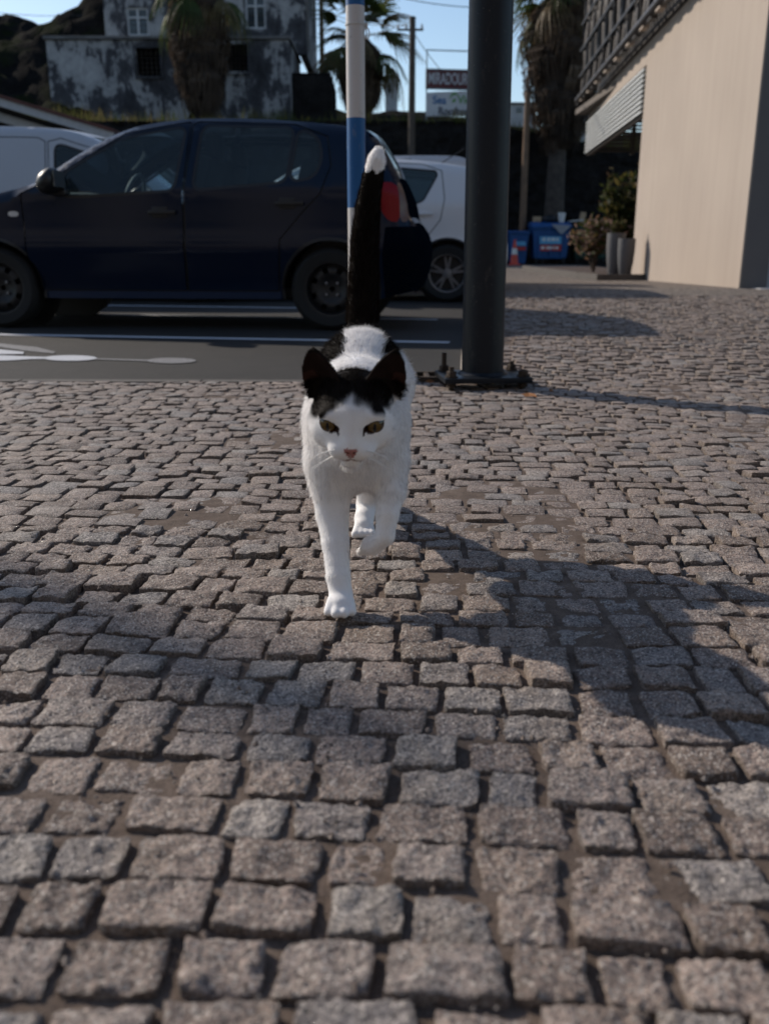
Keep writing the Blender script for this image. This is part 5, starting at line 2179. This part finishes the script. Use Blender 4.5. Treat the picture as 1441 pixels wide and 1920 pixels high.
# ================================================================== the cat
def build_cat():
    O = gp(640, 1150, 0.0)
    for _ in range(20):
        O = gp(640, 1150, zp(O.x, O.y) + .002)
    root = thing('cat', 'black and white cat walking on the setts with its tail raised, one forepaw lifted', 'cat', O)

    def L(px, py, dy):
        return np.array(at(px, py, O.y + dy) - O, dtype=np.float64)

    def nrm(a):
        return a / np.linalg.norm(a)

    # ---- head frame
    yaw, pit, roll = math.radians(-2.5), math.radians(21.5), math.radians(-1.0)
    f = nrm(np.array([math.sin(yaw) * math.cos(pit), -math.cos(yaw) * math.cos(pit), -math.sin(pit)]))
    r0 = nrm(np.cross(f, np.array([0, 0, 1.0])))
    r0 = -r0 if r0[0] < 0 else r0
    u0 = np.cross(r0, f)
    u0 = -u0 if u0[2] < 0 else u0
    r_ = r0 * math.cos(roll) + u0 * math.sin(roll)
    u_ = u0 * math.cos(roll) - r0 * math.sin(roll)
    eyes = L(659, 797, -.040)
    HC = eyes - f * .037 - u_ * .002          # head centre

    def H(x, fw, up):
        return HC + r_ * x + f * fw + u_ * up

    HR = np.stack([r_, f, u_])                  # rows: head axes
    g0 = 0.0
    prims = []                                  # (kind, data, smooth k)

    def rc(a, b, ra, rb, k=.02):
        prims.append(('c', (np.array(a), np.array(b), ra, rb), k))

    def el(c, rad, R=None, k=.02):
        prims.append(('e', (np.array(c), np.array(rad), np.eye(3) if R is None else R), k))

    def chain(pts, k=.015, k2=None):
        for i, ((a, ra), (b, rb)) in enumerate(zip(pts[:-1], pts[1:])):
            rc(a, b, ra, rb, k if (i == 0 or k2 is None) else k2)

    # torso
    chest = L(668, 820, .115); chest[2] = .232
    mid = L(672, 760, .27); mid[2] = .238
    rump = L(676, 700, .415); rump[2] = .268
    el(chest, (.058, .085, .086), k=.03)
    rc(chest, mid, .060, .064, .03)
    rc(mid, rump, .064, .068, .04)
    el(rump + np.array([0, .0, .0]), (.070, .080, .078), k=.03)
    # shoulders
    for sx in (-1, 1):
        el(chest + np.array([sx * .037, -.005, -.005]), (.030, .05, .072), k=.03)
    el(chest + np.array([0, .03, .075]), (.035, .06, .025), k=.03)
    # neck and throat
    rc(chest + np.array([0, -.02, .035]), H(0, -.015, -.012), .062, .048, .03)
    rc(chest + np.array([0, -.030, -.02]), H(0, -.012, -.028), .047, .032, .025)
    # planted foreleg (image left)
    paw = L(639, 1128, .0); paw[2] = .020
    wrist = L(634, 1082, .018)
    elbow = L(623, 965, .070)
    shl = chest + np.array([-.036, -.025, -.045])
    chain([(shl, .034), (elbow, .0225), (L(629, 1020, .045), .0185), (wrist, .0160), (paw + np.array([0, .006, .004]), .0165)], .02, .005)
    el(paw + np.array([.0, -.008, -.002]), (.0180, .018, .0140), k=.007)
    for i, tx in enumerate((-.0155, -.0054, .0054, .0155)):
        fw = (-.024, -.031, -.031, -.024)[i]
        rc(paw + np.array([tx * .8, -.008, .002]), paw + np.array([tx, fw, -.0075]), .0066, .0068, .0016)
    # lifted foreleg (image right)
    shr = chest + np.array([.040, -.02, -.045])
    elb2 = L(731, 925, .065)
    wr2 = L(721, 1005, .035)
    paw2 = L(701, 1022, .050)
    chain([(shr, .034), (elb2, .0205), (L(726, 965, .045), .0150), (wr2, .0130), (paw2, .0124)], .016, .005)
    el(paw2 + np.array([-.004, .006, -.001]), (.0140, .016, .0122), k=.007)
    for tx in (-.011, -.003, .006):
        rc(paw2 + np.array([tx * .8 - .002, .004, -.003]), paw2 + np.array([tx * 1.15 - .007, .012, -.0145]), .0062, .0058, .0018)
    # hind legs
    hp = L(682, 990, .385); hp[2] = .0165 + zp(O.x, O.y + .385) - zp(O.x, O.y)
    hock = L(688, 945, .445)
    knee = rump + np.array([.030, -.06, -.085])
    chain([(rump + np.array([.035, .01, -.02]), .058), (knee, .038), (hock, .019), (hp + np.array([0, .02, .01]), .0165), (hp, .0175)], .02, .006)
    for tx in (-.0125, -.0042, .0042, .0125):
        rc(hp + np.array([tx * .8, -.002, .002]), hp + np.array([tx * 1.15, -.026, -.0055]), .0074, .0076, .0016)
    hp2 = L(622, 940, .60); hp2[2] = .020 + zp(O.x, O.y + .60) - zp(O.x, O.y)
    hock2 = hp2 + np.array([.008, .065, .062])
    knee2 = rump + np.array([-.034, -.02, -.095])
    chain([(rump + np.array([-.035, .02, -.02]), .058), (knee2, .037), (hock2, .019), (hp2, .018)], .02)
    el(hp2 + np.array([0, -.02, -.004]), (.019, .024, .014), k=.01)
    # tail
    tb = rump + np.array([.0, .060, .040])
    tp = [L(678, 640, .50), L(680, 590, .505), L(682, 520, .505), L(684, 450, .50), L(689, 390, .495), L(698, 335, .49), L(706, 300, .485), L(708, 288, .485)]
    rr = [.0285, .0262, .0242, .0218, .0190, .0165, .0140, .0100]
    chain([(tb, .030)] + list(zip(tp, rr)), .0035)
    # ---- head
    I3 = HR.T                                   # columns: head axes in local space
    el(H(0, -.010, .004), (.049, .050, .043), HR, k=.012)
    el(H(0, .016, -.006), (.043, .034, .034), HR, k=.012)
    for sx in (-1, 1):
        el(H(sx * .035, .004, -.018), (.023, .026, .022), HR, k=.018)
        el(H(sx * .0125, .0495, -.0262), (.0165, .0145, .0128), HR, k=.008)
        el(H(sx * .027, .032, .014), (.015, .010, .008), HR, k=.010)
        rc(H(sx * .018, .03, -.018), H(sx * .032, .02, -.022), .018, .016, .012)
    rc(H(0, .030, .014), H(0, .052, -.012), .0160, .0098, .012)
    rc(H(0, .052, -.012), H(0, .0590, -.0178), .0090, .0070, .005)
    el(H(0, .045, -.0460), (.0130, .012, .0090), HR, k=.006)
    rc(H(0, .030, -.028), H(0, .043, -.038), .019, .013, .01)
    # ---- ears
    ears = []
    for sx in (-1, 1):
        base = H(sx * .0365, -.012, .026)
        tip = H(sx * .0530 + (.002 if sx < 0 else -.001), -.016, .0805)
        up = nrm(tip - base)
        fw = nrm(f * .92 + r_ * sx * .38)
        fw = nrm(fw - up * fw.dot(up))
        sd = np.cross(up, fw)
        ears.append((base, up, fw, sd, np.linalg.norm(tip - base), sx))
    EYE_R = .0128
    eyec = [H(sx * .0282, .0330, .0030) for sx in (-1, 1)]

    def head_sdf_cut(P, d):
        for sx, c in zip((-1, 1), eyec):
            # almond opening, outer corner up
            a = math.radians(10) * sx
            ca, sa = math.cos(a), math.sin(a)
            q = (P - (c + f * .010 - u_ * .0)) @ HR.T
            x = q[:, 0] * ca + q[:, 2] * sa
            z = -q[:, 0] * sa + q[:, 2] * ca
            y = q[:, 1]
            w = np.clip(1 - (x / .0125) ** 2, 0, 1)
            zt = .0040 * np.sqrt(w) ; zb = -.0060 * w
            zm, hh = (zt + zb) / 2, (zt - zb) / 2
            dz = np.abs(z - zm) - hh
            dd = np.maximum(np.maximum(dz * .7, np.abs(x) - .0125), np.abs(y) - .022)
            k = .0025
            h = np.clip(.5 - .5 * (d + dd) / k, 0, 1)
            d = d * (1 - h) + (-dd) * h + k * h * (1 - h)
            # eyeball fills the socket behind
            ball = np.linalg.norm(P - c, axis=1) - (EYE_R - .0016)
            d = np.minimum(d, ball)
        # mouth line
        for sx in (-1, 1):
            a, b = H(0, .062, -.0345), H(sx * .021, .046, -.0450)
            ba = b - a
            h = np.clip(((P - a) @ ba) / ba.dot(ba), 0, 1)
            dd = np.linalg.norm(P - a - h[:, None] * ba, axis=1) - .0016
            d = np.maximum(d, -dd)
        return d

    def ear_sdf(P):
        best = None
        for (b, up, fw, sd, hh, sx) in ears:
            q = P - b
            t = (q @ up) / hh
            s = (q @ sd)
            n = (q @ fw)
            tt = np.clip(t, 0, 1)
            w = .0270 * (1 - tt ** 1.9) ** .72 + .0015
            cup = -.0165 * (1 - np.clip((s / np.maximum(w, .004)), -1, 1) ** 2) * (1 - tt * .75) + .010 * (1 - tt) * 0
            dn = np.abs(n - cup - .004) - .0026
            ds = np.abs(s) - w
            dt = np.maximum(-t - .25, t - 1) * hh
            d = np.maximum(np.maximum(dn * .72, ds), dt)
            best = d if best is None else np.minimum(best, d)
        return best

    def sdf(P):
        d = np.full(len(P), 9.0)
        for kind, dat, k in prims:
            if kind == 'c':
                a, b, ra, rb = dat
                ba = b - a
                h = np.clip(((P - a) @ ba) / max(1e-9, ba.dot(ba)), 0, 1)
                x = np.linalg.norm(P - a - h[:, None] * ba, axis=1) - (ra + (rb - ra) * h)
            else:
                c, rad, R = dat
                q = (P - c) @ R.T
                k0 = np.linalg.norm(q / rad, axis=1)
                k1 = np.linalg.norm(q / rad ** 2, axis=1)
                x = k0 * (k0 - 1) / np.maximum(k1, 1e-6)
            h = np.clip(.5 + .5 * (d - x) / k, 0, 1)
            d = d * (1 - h) + x * h - k * h * (1 - h)
        near = np.linalg.norm(P - HC, axis=1) < .15
        if near.any():
            Q = P[near]
            dq = d[near]
            e = ear_sdf(Q)
            k = .006
            h = np.clip(.5 + .5 * (dq - e) / k, 0, 1)
            dq = dq * (1 - h) + e * h - k * h * (1 - h)
            dq = head_sdf_cut(Q, dq)
            d[near] = dq
        return d

    # ---- polygonise with surface nets on a sparse fine grid
    lo, hi = np.array([-.16, -.14, -.02]), np.array([.20, .72, .70])
    s = .0021
    cs = s * 5
    cn = np.ceil((hi - lo) / cs).astype(int)
    ax = [lo[i] + (np.arange(cn[i]) + .5) * cs for i in range(3)]
    G = np.stack(np.meshgrid(*ax, indexing='ij'), -1).reshape(-1, 3)
    dc = np.concatenate([sdf(x) for x in np.array_split(G, 12)]).reshape(cn)
    actm = np.abs(dc) < cs * 1.9
    fn = cn * 5
    D = np.where(np.repeat(np.repeat(np.repeat(dc, 5, 0), 5, 1), 5, 2) < 0, -1.0, 1.0).astype(np.float32)
    fm = np.repeat(np.repeat(np.repeat(actm, 5, 0), 5, 1), 5, 2)
    idx = np.argwhere(fm)
    out = np.empty(len(idx), np.float32)
    for ch in np.array_split(np.arange(len(idx)), max(1, len(idx) // 200000)):
        out[ch] = sdf(lo + (idx[ch] + .5) * s)
    D[fm] = out
    ins = D < 0
    cc = np.zeros(np.array(D.shape) - 1, np.int8)
    for dx in (0, 1):
        for dy in (0, 1):
            for dz in (0, 1):
                cc += ins[dx:dx + cc.shape[0], dy:dy + cc.shape[1], dz:dz + cc.shape[2]]
    cells = np.argwhere((cc > 0) & (cc < 8))
    vid = np.full(cc.shape, -1, np.int32)
    vid[tuple(cells.T)] = np.arange(len(cells))
    acc = np.zeros((len(cells), 3)); cnt = np.zeros(len(cells))
    cor = [(a, b, c) for a in (0, 1) for b in (0, 1) for c in (0, 1)]
    cv = {q: D[cells[:, 0] + q[0], cells[:, 1] + q[1], cells[:, 2] + q[2]].astype(np.float64) for q in cor}
    for q in cor:
        for axn in range(3):
            if q[axn]: continue
            q2 = tuple(1 if i == axn else q[i] for i in range(3))
            a, b = cv[q], cv[q2]
            m = (a < 0) != (b < 0)
            t_ = np.where(m, a / np.where(m, a - b, 1), 0)
            pt = np.array(q, float)[None, :].repeat(len(cells), 0)
            pt[:, axn] += t_
            acc[m] += pt[m]; cnt[m] += 1
    Vp = lo + (cells + acc / cnt[:, None] + .5) * s
    quads = []
    for axn in range(3):
        sl0 = [slice(None)] * 3; sl1 = [slice(None)] * 3
        sl0[axn] = slice(0, -1); sl1[axn] = slice(1, None)
        ch = ins[tuple(sl0)] != ins[tuple(sl1)]
        e = np.argwhere(ch)
        o1, o2 = [i for i in range(3) if i != axn]
        ok = (e[:, o1] > 0) & (e[:, o2] > 0) & (e[:, o1] < cc.shape[o1]) & (e[:, o2] < cc.shape[o2])
        e = e[ok]
        def cell(a, b):
            x = e.copy(); x[:, o1] -= a; x[:, o2] -= b
            return vid[x[:, 0], x[:, 1], x[:, 2]]
        q = np.stack([cell(1, 1), cell(0, 1), cell(0, 0), cell(1, 0)], 1)
        fl = ins[e[:, 0], e[:, 1], e[:, 2]]
        if axn == 1: fl = ~fl
        q[~fl] = q[~fl][:, ::-1]
        quads.append(q)
    Q = np.concatenate(quads)
    Q = Q[(Q >= 0).all(1)]
    # relax a little
    for it in range(3):
        sumv = np.zeros_like(Vp); c2 = np.zeros(len(Vp))
        for a, b in ((0, 1), (1, 2), (2, 3), (3, 0)):
            np.add.at(sumv, Q[:, a], Vp[Q[:, b]]); np.add.at(c2, Q[:, a], 1)
            np.add.at(sumv, Q[:, b], Vp[Q[:, a]]); np.add.at(c2, Q[:, b], 1)
        Vp = Vp * .5 + .5 * sumv / np.maximum(c2, 1)[:, None]

    # ---- coat
    def nz(P, sc, ph):
        """cheap smooth noise, -1..1"""
        x = P * sc
        return (np.sin(x[:, 0] * 1.7 + 2.1 * np.sin(x[:, 1] * .9 + ph) + ph) + np.sin(x[:, 1] * 1.9 + 1.7 * np.sin(x[:, 2] * 1.1 + ph * 2)) + np.sin(x[:, 2] * 1.6 + 1.9 * np.sin(x[:, 0] * 1.2 + ph * 3))) / 3

    WHITE, BLACK, PINK, GREY = np.array([.87, .855, .85]), np.array([.0115, .0088, .0075]), np.array([.50, .25, .22]), np.array([.05, .048, .055])
    hd = np.array([tp[-3], tp[-2], tp[-1]])

    def headmask(P):
        q = (P - HC) @ HR.T
        return (np.linalg.norm(q / np.array([.066, .075, .06]), axis=1) < 1) | ((q[:, 2] > .02) & (np.abs(q[:, 1] + .015) < .055) & (np.abs(q[:, 0]) < .1) & (q[:, 2] < .14))

    def earinfo(P):
        """0..1 along the ear, in-front flag, membership"""
        mem = np.zeros(len(P), bool); inner = np.zeros(len(P), bool); tt = np.zeros(len(P)); ss = np.zeros(len(P))
        for (b, up, fw, sd, hh, sx) in ears:
            q = P - b
            t = (q @ up) / hh; s_ = q @ sd; n = q @ fw
            m = (t > .08) & (t < 1.1) & (np.abs(s_) < .034) & (np.abs(n) < .034)
            m &= ((q @ up) > .012)
            tc = np.clip(t, 0, 1)
            w = .0270 * (1 - tc ** 1.9) ** .72 + .0015
            cup = -.0165 * (1 - np.clip(s_ / np.maximum(w, .004), -1, 1) ** 2) * (1 - tc * .75) + .004
            mem |= m
            inner |= m & (n > cup)
            tt = np.where(m, t, tt)
            ss = np.where(m, s_ * -sx, ss)
        return mem, inner, tt, ss

    def sm_(a, b, x):
        t = np.clip((x - a) / (b - a), 0, 1)
        return t * t * (3 - 2 * t)

    def coat(P):
        """black amount 0..1"""
        n1, n2 = nz(P, 60, .7), nz(P, 160, 2.2)
        q = (P - HC) @ HR.T
        hm = headmask(P)
        # cap: black above a line that peaks towards the middle of the forehead
        x = q[:, 0]
        line = np.interp(x, [-.06, -.05, -.03, -.014, .0, .014, .03, .05, .06], [-.006, .0, .0175, .0285, .0345, .0285, .0195, .0115, .006]) + .0022 * n2
        back = q[:, 1] < -.052
        cap = sm_(-.004, .004, q[:, 2] - line)
        cap = np.where(back, cap * 0, cap)
        # small dark tick at the outer right of the face
        cap = np.maximum(cap, sm_(.007, .004, np.linalg.norm((q - np.array([.056, -.005, .012])) * np.array([.7, .4, 1.4]), axis=1)))
        # body: saddle patches
        y, z = P[:, 1], P[:, 2]
        xb = P[:, 0] - (.012 + .02 * y)
        pat = (xb < -.026 + .012 * n1) & (z > .17 + .02 * n1) & (y > .10)
        pat |= (xb > .030 + .012 * n1) & (xb < .062) & (z > .22) & (y > .20)
        pat |= (np.abs(y - .27 - .02 * n1) < .035) & (xb < .022 + .01 * n2) & (z > .2)
        pat &= ~((y > .28) & (np.abs(xb - .006) < .030 + .006 * n2))
        pat &= ~((y < .205) & (np.abs(xb) < .05))
        # thighs black above the hocks, at the back only
        pat |= (z < .20) & (z > .105 + .01 * n1) & (y > .30)
        b = pat.astype(float)
        # tail
        tl = (P[:, 2] > .345) & (P[:, 1] > .33)
        tip = L(702, 322, .49)[2]
        b = np.where(tl & (P[:, 1] > rump[1] + .04) & (P[:, 2] > rump[2] + .068), 1.0, b)
        b = np.where(tl & (P[:, 2] > tip + .006 * n2 + .0), 0.0, b)
        b = np.where(hm, cap, b)
        em, inn, tt, ss = earinfo(P)
        b = np.where(em & hm, 1.0, b)
        edge = em & (ss < -.0185) & (tt < .30) & (q[:, 1] > -.05)
        b = np.where(edge, .0, b)
        # front and legs stay white
        return b

    def skincol(P):
        b = coat(P)[:, None]
        c = WHITE * (1 - b) + BLACK * b
        q = (P - HC) @ HR.T
        em, inn, tt, ss = earinfo(P)
        m = em & inn & (tt > .15) & (tt < .9) & ~((ss < -.0185) & (tt < .30))
        c[m] = np.array([.022, .013, .011])
        m = em & inn & (ss < -.010) & (tt < .45)
        c[m] = np.array([.05, .024, .019])
        # nose leather, mouth
        nz_ = q[:, 2] + .0195
        nose = (np.abs(q[:, 0]) < .0090 - .55 * np.clip(-nz_, 0, 1) - 1.3 * np.clip(nz_ - .001, 0, 1)) & (nz_ > -.0115) & (nz_ < .0048) & (q[:, 1] > .050)
        c[nose] = np.array([.42, .19, .175])
        nostril = np.zeros(len(P), bool)
        for sx in (-1, 1):
            nostril |= np.linalg.norm((q - np.array([sx * .0046, .064, -.0215])) / np.array([.0022, .012, .0016]), axis=1) < 1
        c[nostril] = np.array([.10, .035, .03])
        lip = (np.abs(q[:, 0]) < .0009) & (q[:, 2] < -.0255) & (q[:, 2] > -.036) & (q[:, 1] > .05)
        for sx in (-1, 1):
            a, b2 = np.array([0, .061, -.0345]), np.array([sx * .020, .046, -.0450])
            ba = b2 - a
            h = np.clip(((q - a) @ ba) / ba.dot(ba), 0, 1)
            lip |= np.linalg.norm(q - a - h[:, None] * ba, axis=1) < .0016
        c[lip] = np.array([.42, .33, .31])
        # rims of the eyes
        ring = rim(P)
        c[ring] = np.array([.035, .018, .014])
        # pads of the hind toes
        pad = (np.linalg.norm(P - (hp + np.array([0, -.01, -.012])), axis=1) < .024) & (P[:, 2] < hp[2] - .0125)
        c[pad] = np.array([.06, .03, .025])
        return c, nose | nostril | lip, ring

    def rim(P):
        m = np.zeros(len(P), bool)
        for sx, c in zip((-1, 1), eyec):
            a = math.radians(10) * sx
            ca, sa = math.cos(a), math.sin(a)
            q = (P - c) @ HR.T
            x = q[:, 0] * ca + q[:, 2] * sa
            z = -q[:, 0] * sa + q[:, 2] * ca
            w = np.sqrt(np.clip(1 - (x / .0142) ** 2, 0, 1))
            m |= (np.abs(x) < .0142) & (z < .0062 * w + .0005) & (z > -.0073 * w ** 2 - .0006) & (q[:, 1] > 0)
            # tear corner
            m |= (np.linalg.norm((q - np.array([-sx * .0122, .014, -.0055])) / np.array([.0017, .02, .0028]), axis=1) < 1)
        return m

    me = bpy.data.meshes.new('body')
    me.vertices.add(len(Vp)); me.vertices.foreach_set('co', Vp.astype(np.float32).ravel())
    me.loops.add(Q.size); me.loops.foreach_set('vertex_index', Q.astype(np.int32).ravel())
    me.polygons.add(len(Q)); me.polygons.foreach_set('loop_start', np.arange(0, Q.size, 4, dtype=np.int32))
    me.update(); me.validate()
    sc, bare, ring = skincol(Vp)
    ca = me.color_attributes.new('coat', 'FLOAT_COLOR', 'POINT')
    ca.data.foreach_set('color', np.concatenate([sc, np.ones((len(sc), 1))], 1).astype(np.float32).ravel())
    me.shade_smooth()
    t = NT('cat_skin')
    a = t.n('ShaderNodeAttribute', attribute_name='coat')
    t.set(a.outputs['Color'], .75, 0, .07)
    me.materials.append(t.mat)
    body = bpy.data.objects.new('body', me)
    COL.objects.link(body)
    body.parent = root

    # ---- fur
    T = np.concatenate([Q[:, [0, 1, 2]], Q[:, [0, 2, 3]]])
    A, B, C2 = Vp[T[:, 0]], Vp[T[:, 1]], Vp[T[:, 2]]
    cr = np.cross(B - A, C2 - A)
    ar = np.linalg.norm(cr, axis=1) / 2
    ctr = (A + B + C2) / 3
    # outward normals from the field
    eps = .0012
    def grad(P):
        g = np.stack([sdf(P + np.eye(3)[i] * eps) - sdf(P - np.eye(3)[i] * eps) for i in range(3)], 1)
        return g / np.maximum(np.linalg.norm(g, axis=1), 1e-9)[:, None]
    rng = np.random.default_rng(5)
    hq = (ctr - HC) @ HR.T
    dens = np.where(headmask(ctr) & (hq[:, 1] > -.03), 3.0, 1.0)
    dens = np.where(ctr[:, 1] > .5, .9, dens)
    w = ar * dens
    N = 190000
    ti = rng.choice(len(T), N, p=w / w.sum())
    r1, r2 = np.sqrt(rng.random(N)), rng.random(N)
    P = A[ti] * (1 - r1)[:, None] + B[ti] * (r1 * (1 - r2))[:, None] + C2[ti] * (r1 * r2)[:, None]
    vn = np.zeros_like(Vp)
    for k in range(3):
        np.add.at(vn, T[:, k], cr)
    vn /= np.maximum(np.linalg.norm(vn, axis=1), 1e-12)[:, None]
    # fix orientation against the field
    smp = rng.choice(len(Vp), 300)
    sg = np.sign(np.mean(np.sum(grad(Vp[smp]) * vn[smp], 1)))
    vn *= sg
    if sg < 0:
        me.flip_normals()
    Nn = vn[T[ti, 0]]
    col, bare, ring = skincol(P)
    hq = (P - HC) @ HR.T
    hm = headmask(P)
    inball = np.zeros(N, bool)
    for c in eyec:
        inball |= np.linalg.norm(P - c, axis=1) < EYE_R + .0012
    em, inn, tt, ss = earinfo(P)
    keep = ~bare & ~ring & ~inball
    keep &= ~(em & inn & (rng.random(N) > .45))
    # comb direction
    comb = np.tile(np.array([0, 1.0, -.35]), (N, 1))
    low = P[:, 2] < .15
    comb[low] = np.array([0, .15, -1.0])
    frontc = (P[:, 1] < .14) & ~low & ~hm
    comb[frontc] = np.array([0, .1, -1.0])
    tl = (P[:, 2] > .35) & (P[:, 1] > .40)
    comb[tl] = np.array([.08, 0, 1.0])
    away = hq - np.array([0, .066, -.019])
    away = away / np.maximum(np.linalg.norm(away, axis=1), 1e-6)[:, None]
    wh = (1 - sm_(.85, 1.45, np.linalg.norm(hq / np.array([.062, .070, .056]), axis=1)))[:, None]
    comb = comb / np.linalg.norm(comb, axis=1)[:, None]
    comb = comb * (1 - wh) + (away @ HR) * wh
    eu = np.zeros((N, 3))
    for (b, up, fw, sd, hh, sx) in ears:
        m = em & (np.linalg.norm(P - b, axis=1) < .1) & (np.sign(hq[:, 0]) == sx)
        eu[m] = up
    comb = np.where(em[:, None], eu, comb)
    comb -= Nn * np.sum(comb * Nn, 1)[:, None]
    comb /= np.maximum(np.linalg.norm(comb, axis=1), 1e-6)[:, None]
    # length
    ln = np.full(N, .0100)
    ln = np.where(~hm & (P[:, 1] > .12) & (P[:, 2] > .26), .0145, ln)
    ln = np.where(P[:, 2] < .15, .0044, ln)
    ln = np.where(P[:, 2] < .045, .0026, ln)
    ln = np.where(tl, np.clip(.0115 - .06 * np.clip(P[:, 2] - .52, 0, 1), .0060, 1), ln)
    ln = np.where((P[:, 1] < .14) & ~low & ~hm, .0100, ln)
    dn = np.linalg.norm(hq - np.array([0, .064, -.019]), axis=1)
    ln = np.where(hm, np.clip(.0014 + (dn - .012) * .085, .0016, .0105), ln)
    ln = np.where(em, .0040, ln)
    dre = np.min([np.linalg.norm(P - c, axis=1) for c in eyec], axis=0)
    ln = np.where(dre < .024, np.minimum(ln, .0014 + np.clip(dre - .0125, 0, 1) * .28), ln)
    ln *= rng.uniform(.65, 1.25, N)
    stand = np.where(hm, .30, .42) * rng.uniform(.6, 1.4, N)
    stand = np.where(tl, .75 * rng.uniform(.6, 1.3, N), stand)
    jit = rng.normal(0, .16, (N, 3))
    clump = np.stack([nz(P, 130, 1.1), nz(P, 140, 2.9), nz(P, 120, 4.3)], 1) * .11
    d0 = Nn * stand[:, None] + comb + jit + clump
    d0 /= np.linalg.norm(d0, axis=1)[:, None]
    d1 = Nn * (stand * .45)[:, None] + comb + jit * 1.3 + clump * 1.4
    d1 /= np.linalg.norm(d1, axis=1)[:, None]
    P0 = P - Nn * .0006
    K = 4
    pts = np.empty((N, K, 3), np.float32)
    rad = np.empty((N, K), np.float32)
    for k in range(K):
        s_ = k / (K - 1)
        dd = d0 * (1 - s_ * .5) + d1 * (s_ * .5)
        pts[:, k] = P0 + dd * (ln * s_)[:, None]
        rad[:, k] = (.00021 if True else 0) * (1 - .8 * s_)
    thick = np.where(hm, .75, 1.0)
    rad *= thick[:, None].astype(np.float32)
    pts, rad, cl = pts[keep], rad[keep], col[keep]
    blk = coat(P[keep])
    # single guard hairs vary
    cl = cl * np.clip(rng.normal(.98, .10, (len(cl), 1)) + .05 * nz(P[keep], 230, .4)[:, None], .5, 1.2)
    M = len(pts)
    hc = bpy.data.hair_curves.new('fur')
    hc.add_curves([K] * M)
    hc.attributes['position'].data.foreach_set('vector', pts.reshape(-1))
    ra = hc.attributes.get('radius') or hc.attributes.new('radius', 'FLOAT', 'POINT')
    ra.data.foreach_set('value', rad.reshape(-1))
    co = hc.attributes.new('coat', 'FLOAT_COLOR', 'CURVE')
    co.data.foreach_set('color', np.concatenate([cl, np.ones((M, 1))], 1).astype(np.float32).ravel())
    t = NT('cat_fur')
    a = t.n('ShaderNodeAttribute', attribute_name='coat')
    t.set(a.outputs['Color'], .6, 0, .02)
    tr = t.n('ShaderNodeBsdfTranslucent')
    t.l(a.outputs['Color'], tr.inputs['Color'])
    mx = t.n('ShaderNodeMixShader', Fac=.42)
    out_ = [n_ for n_ in t.t.nodes if n_.type == 'OUTPUT_MATERIAL'][0]
    t.l(t.b.outputs[0], mx.inputs[1]); t.l(tr.outputs[0], mx.inputs[2]); t.l(mx.outputs[0], out_.inputs['Surface'])
    hc.materials.append(t.mat)
    fur = bpy.data.objects.new('fur', hc)
    COL.objects.link(fur)
    fur.parent = root
    fur['kind'] = 'stuff'

    # ---- eyes
    t = NT('cat_eye')
    p = t.pos(obj=True)
    sx_ = t.n('ShaderNodeSeparateXYZ')
    t.l(p, sx_.inputs[0])
    x, y, z = sx_.outputs
    rr_ = t.math('SQRT', t.math('ADD', t.math('MULTIPLY', x, x), t.math('MULTIPLY', z, z)))
    fib = t.noise(p, 900, 3, .6)
    iris = t.ramp(t.math('ADD', t.math('DIVIDE', rr_, .0125), t.math('MULTIPLY', t.math('SUBTRACT', fib, .5), .25)), [(.15, (.085, .052, .010)), (.55, (.115, .066, .013)), (.72, (.042, .027, .010)), (.86, (.010, .006, .005))])
    pu = t.math('ADD', t.math('POWER', t.math('DIVIDE', x, .0022), 2), t.math('POWER', t.math('DIVIDE', z, .0070), 2))
    c = t.mix(t.ramp(pu, [(.8, 1.0), (1.0, 0.0)]), iris, (.004, .004, .004))
    t.set(c, .04, 0, .5)
    for sx, c in zip((-1, 1), eyec):
        m_ = MB()
        rings = []
        n_ = 24
        prof = [(EYE_R * math.sin(a), EYE_R * math.cos(a)) for a in np.linspace(0.001, math.pi, 16)]
        m_.lathe(prof, n_, R=Matrix(((1, 0, 0), (0, 0, 1), (0, -1, 0))).transposed())
        o = m_.build('eye', t.mat, root, smooth=True)
        o.location = c
        look = nrm(f * 1 + r_ * sx * .10)
        ux = nrm(np.cross(-look, u_))
        rx = nrm(np.cross(-look, np.cross(u_, -look) * 0 + u_))
        Rm = Matrix([[rx[i], -look[i], u_[i]] for i in range(3)])
        o.rotation_euler = Rm.to_euler()
    # ---- whiskers
    mw = plain('whisker_mat', (.8, .78, .75), .4, var=.05)
    wr = random.Random(3)
    for sx in (-1, 1):
        for i in range(6):
            a0 = H(sx * (.012 + .002 * (i % 3)), .058 - .003 * (i % 3), -.020 - .004 * (i // 3) - .001 * i)
            ln_ = wr.uniform(.045, .07)
            dirv = nrm(r_ * sx * 1.0 + f * .30 - u_ * (.02 + .09 * i) )
            cv_ = -u_ * .010
            m_ = MB()
            pts_ = [a0 + dirv * ln_ * q_ + cv_ * q_ * q_ for q_ in np.linspace(0, 1, 7)]
            m_.tube(pts_, [.00055 * (1 - .75 * q_) for q_ in np.linspace(0, 1, 7)], 5)
            m_.build('whisker', mw, root, smooth=True)
    return root


cat = build_cat()
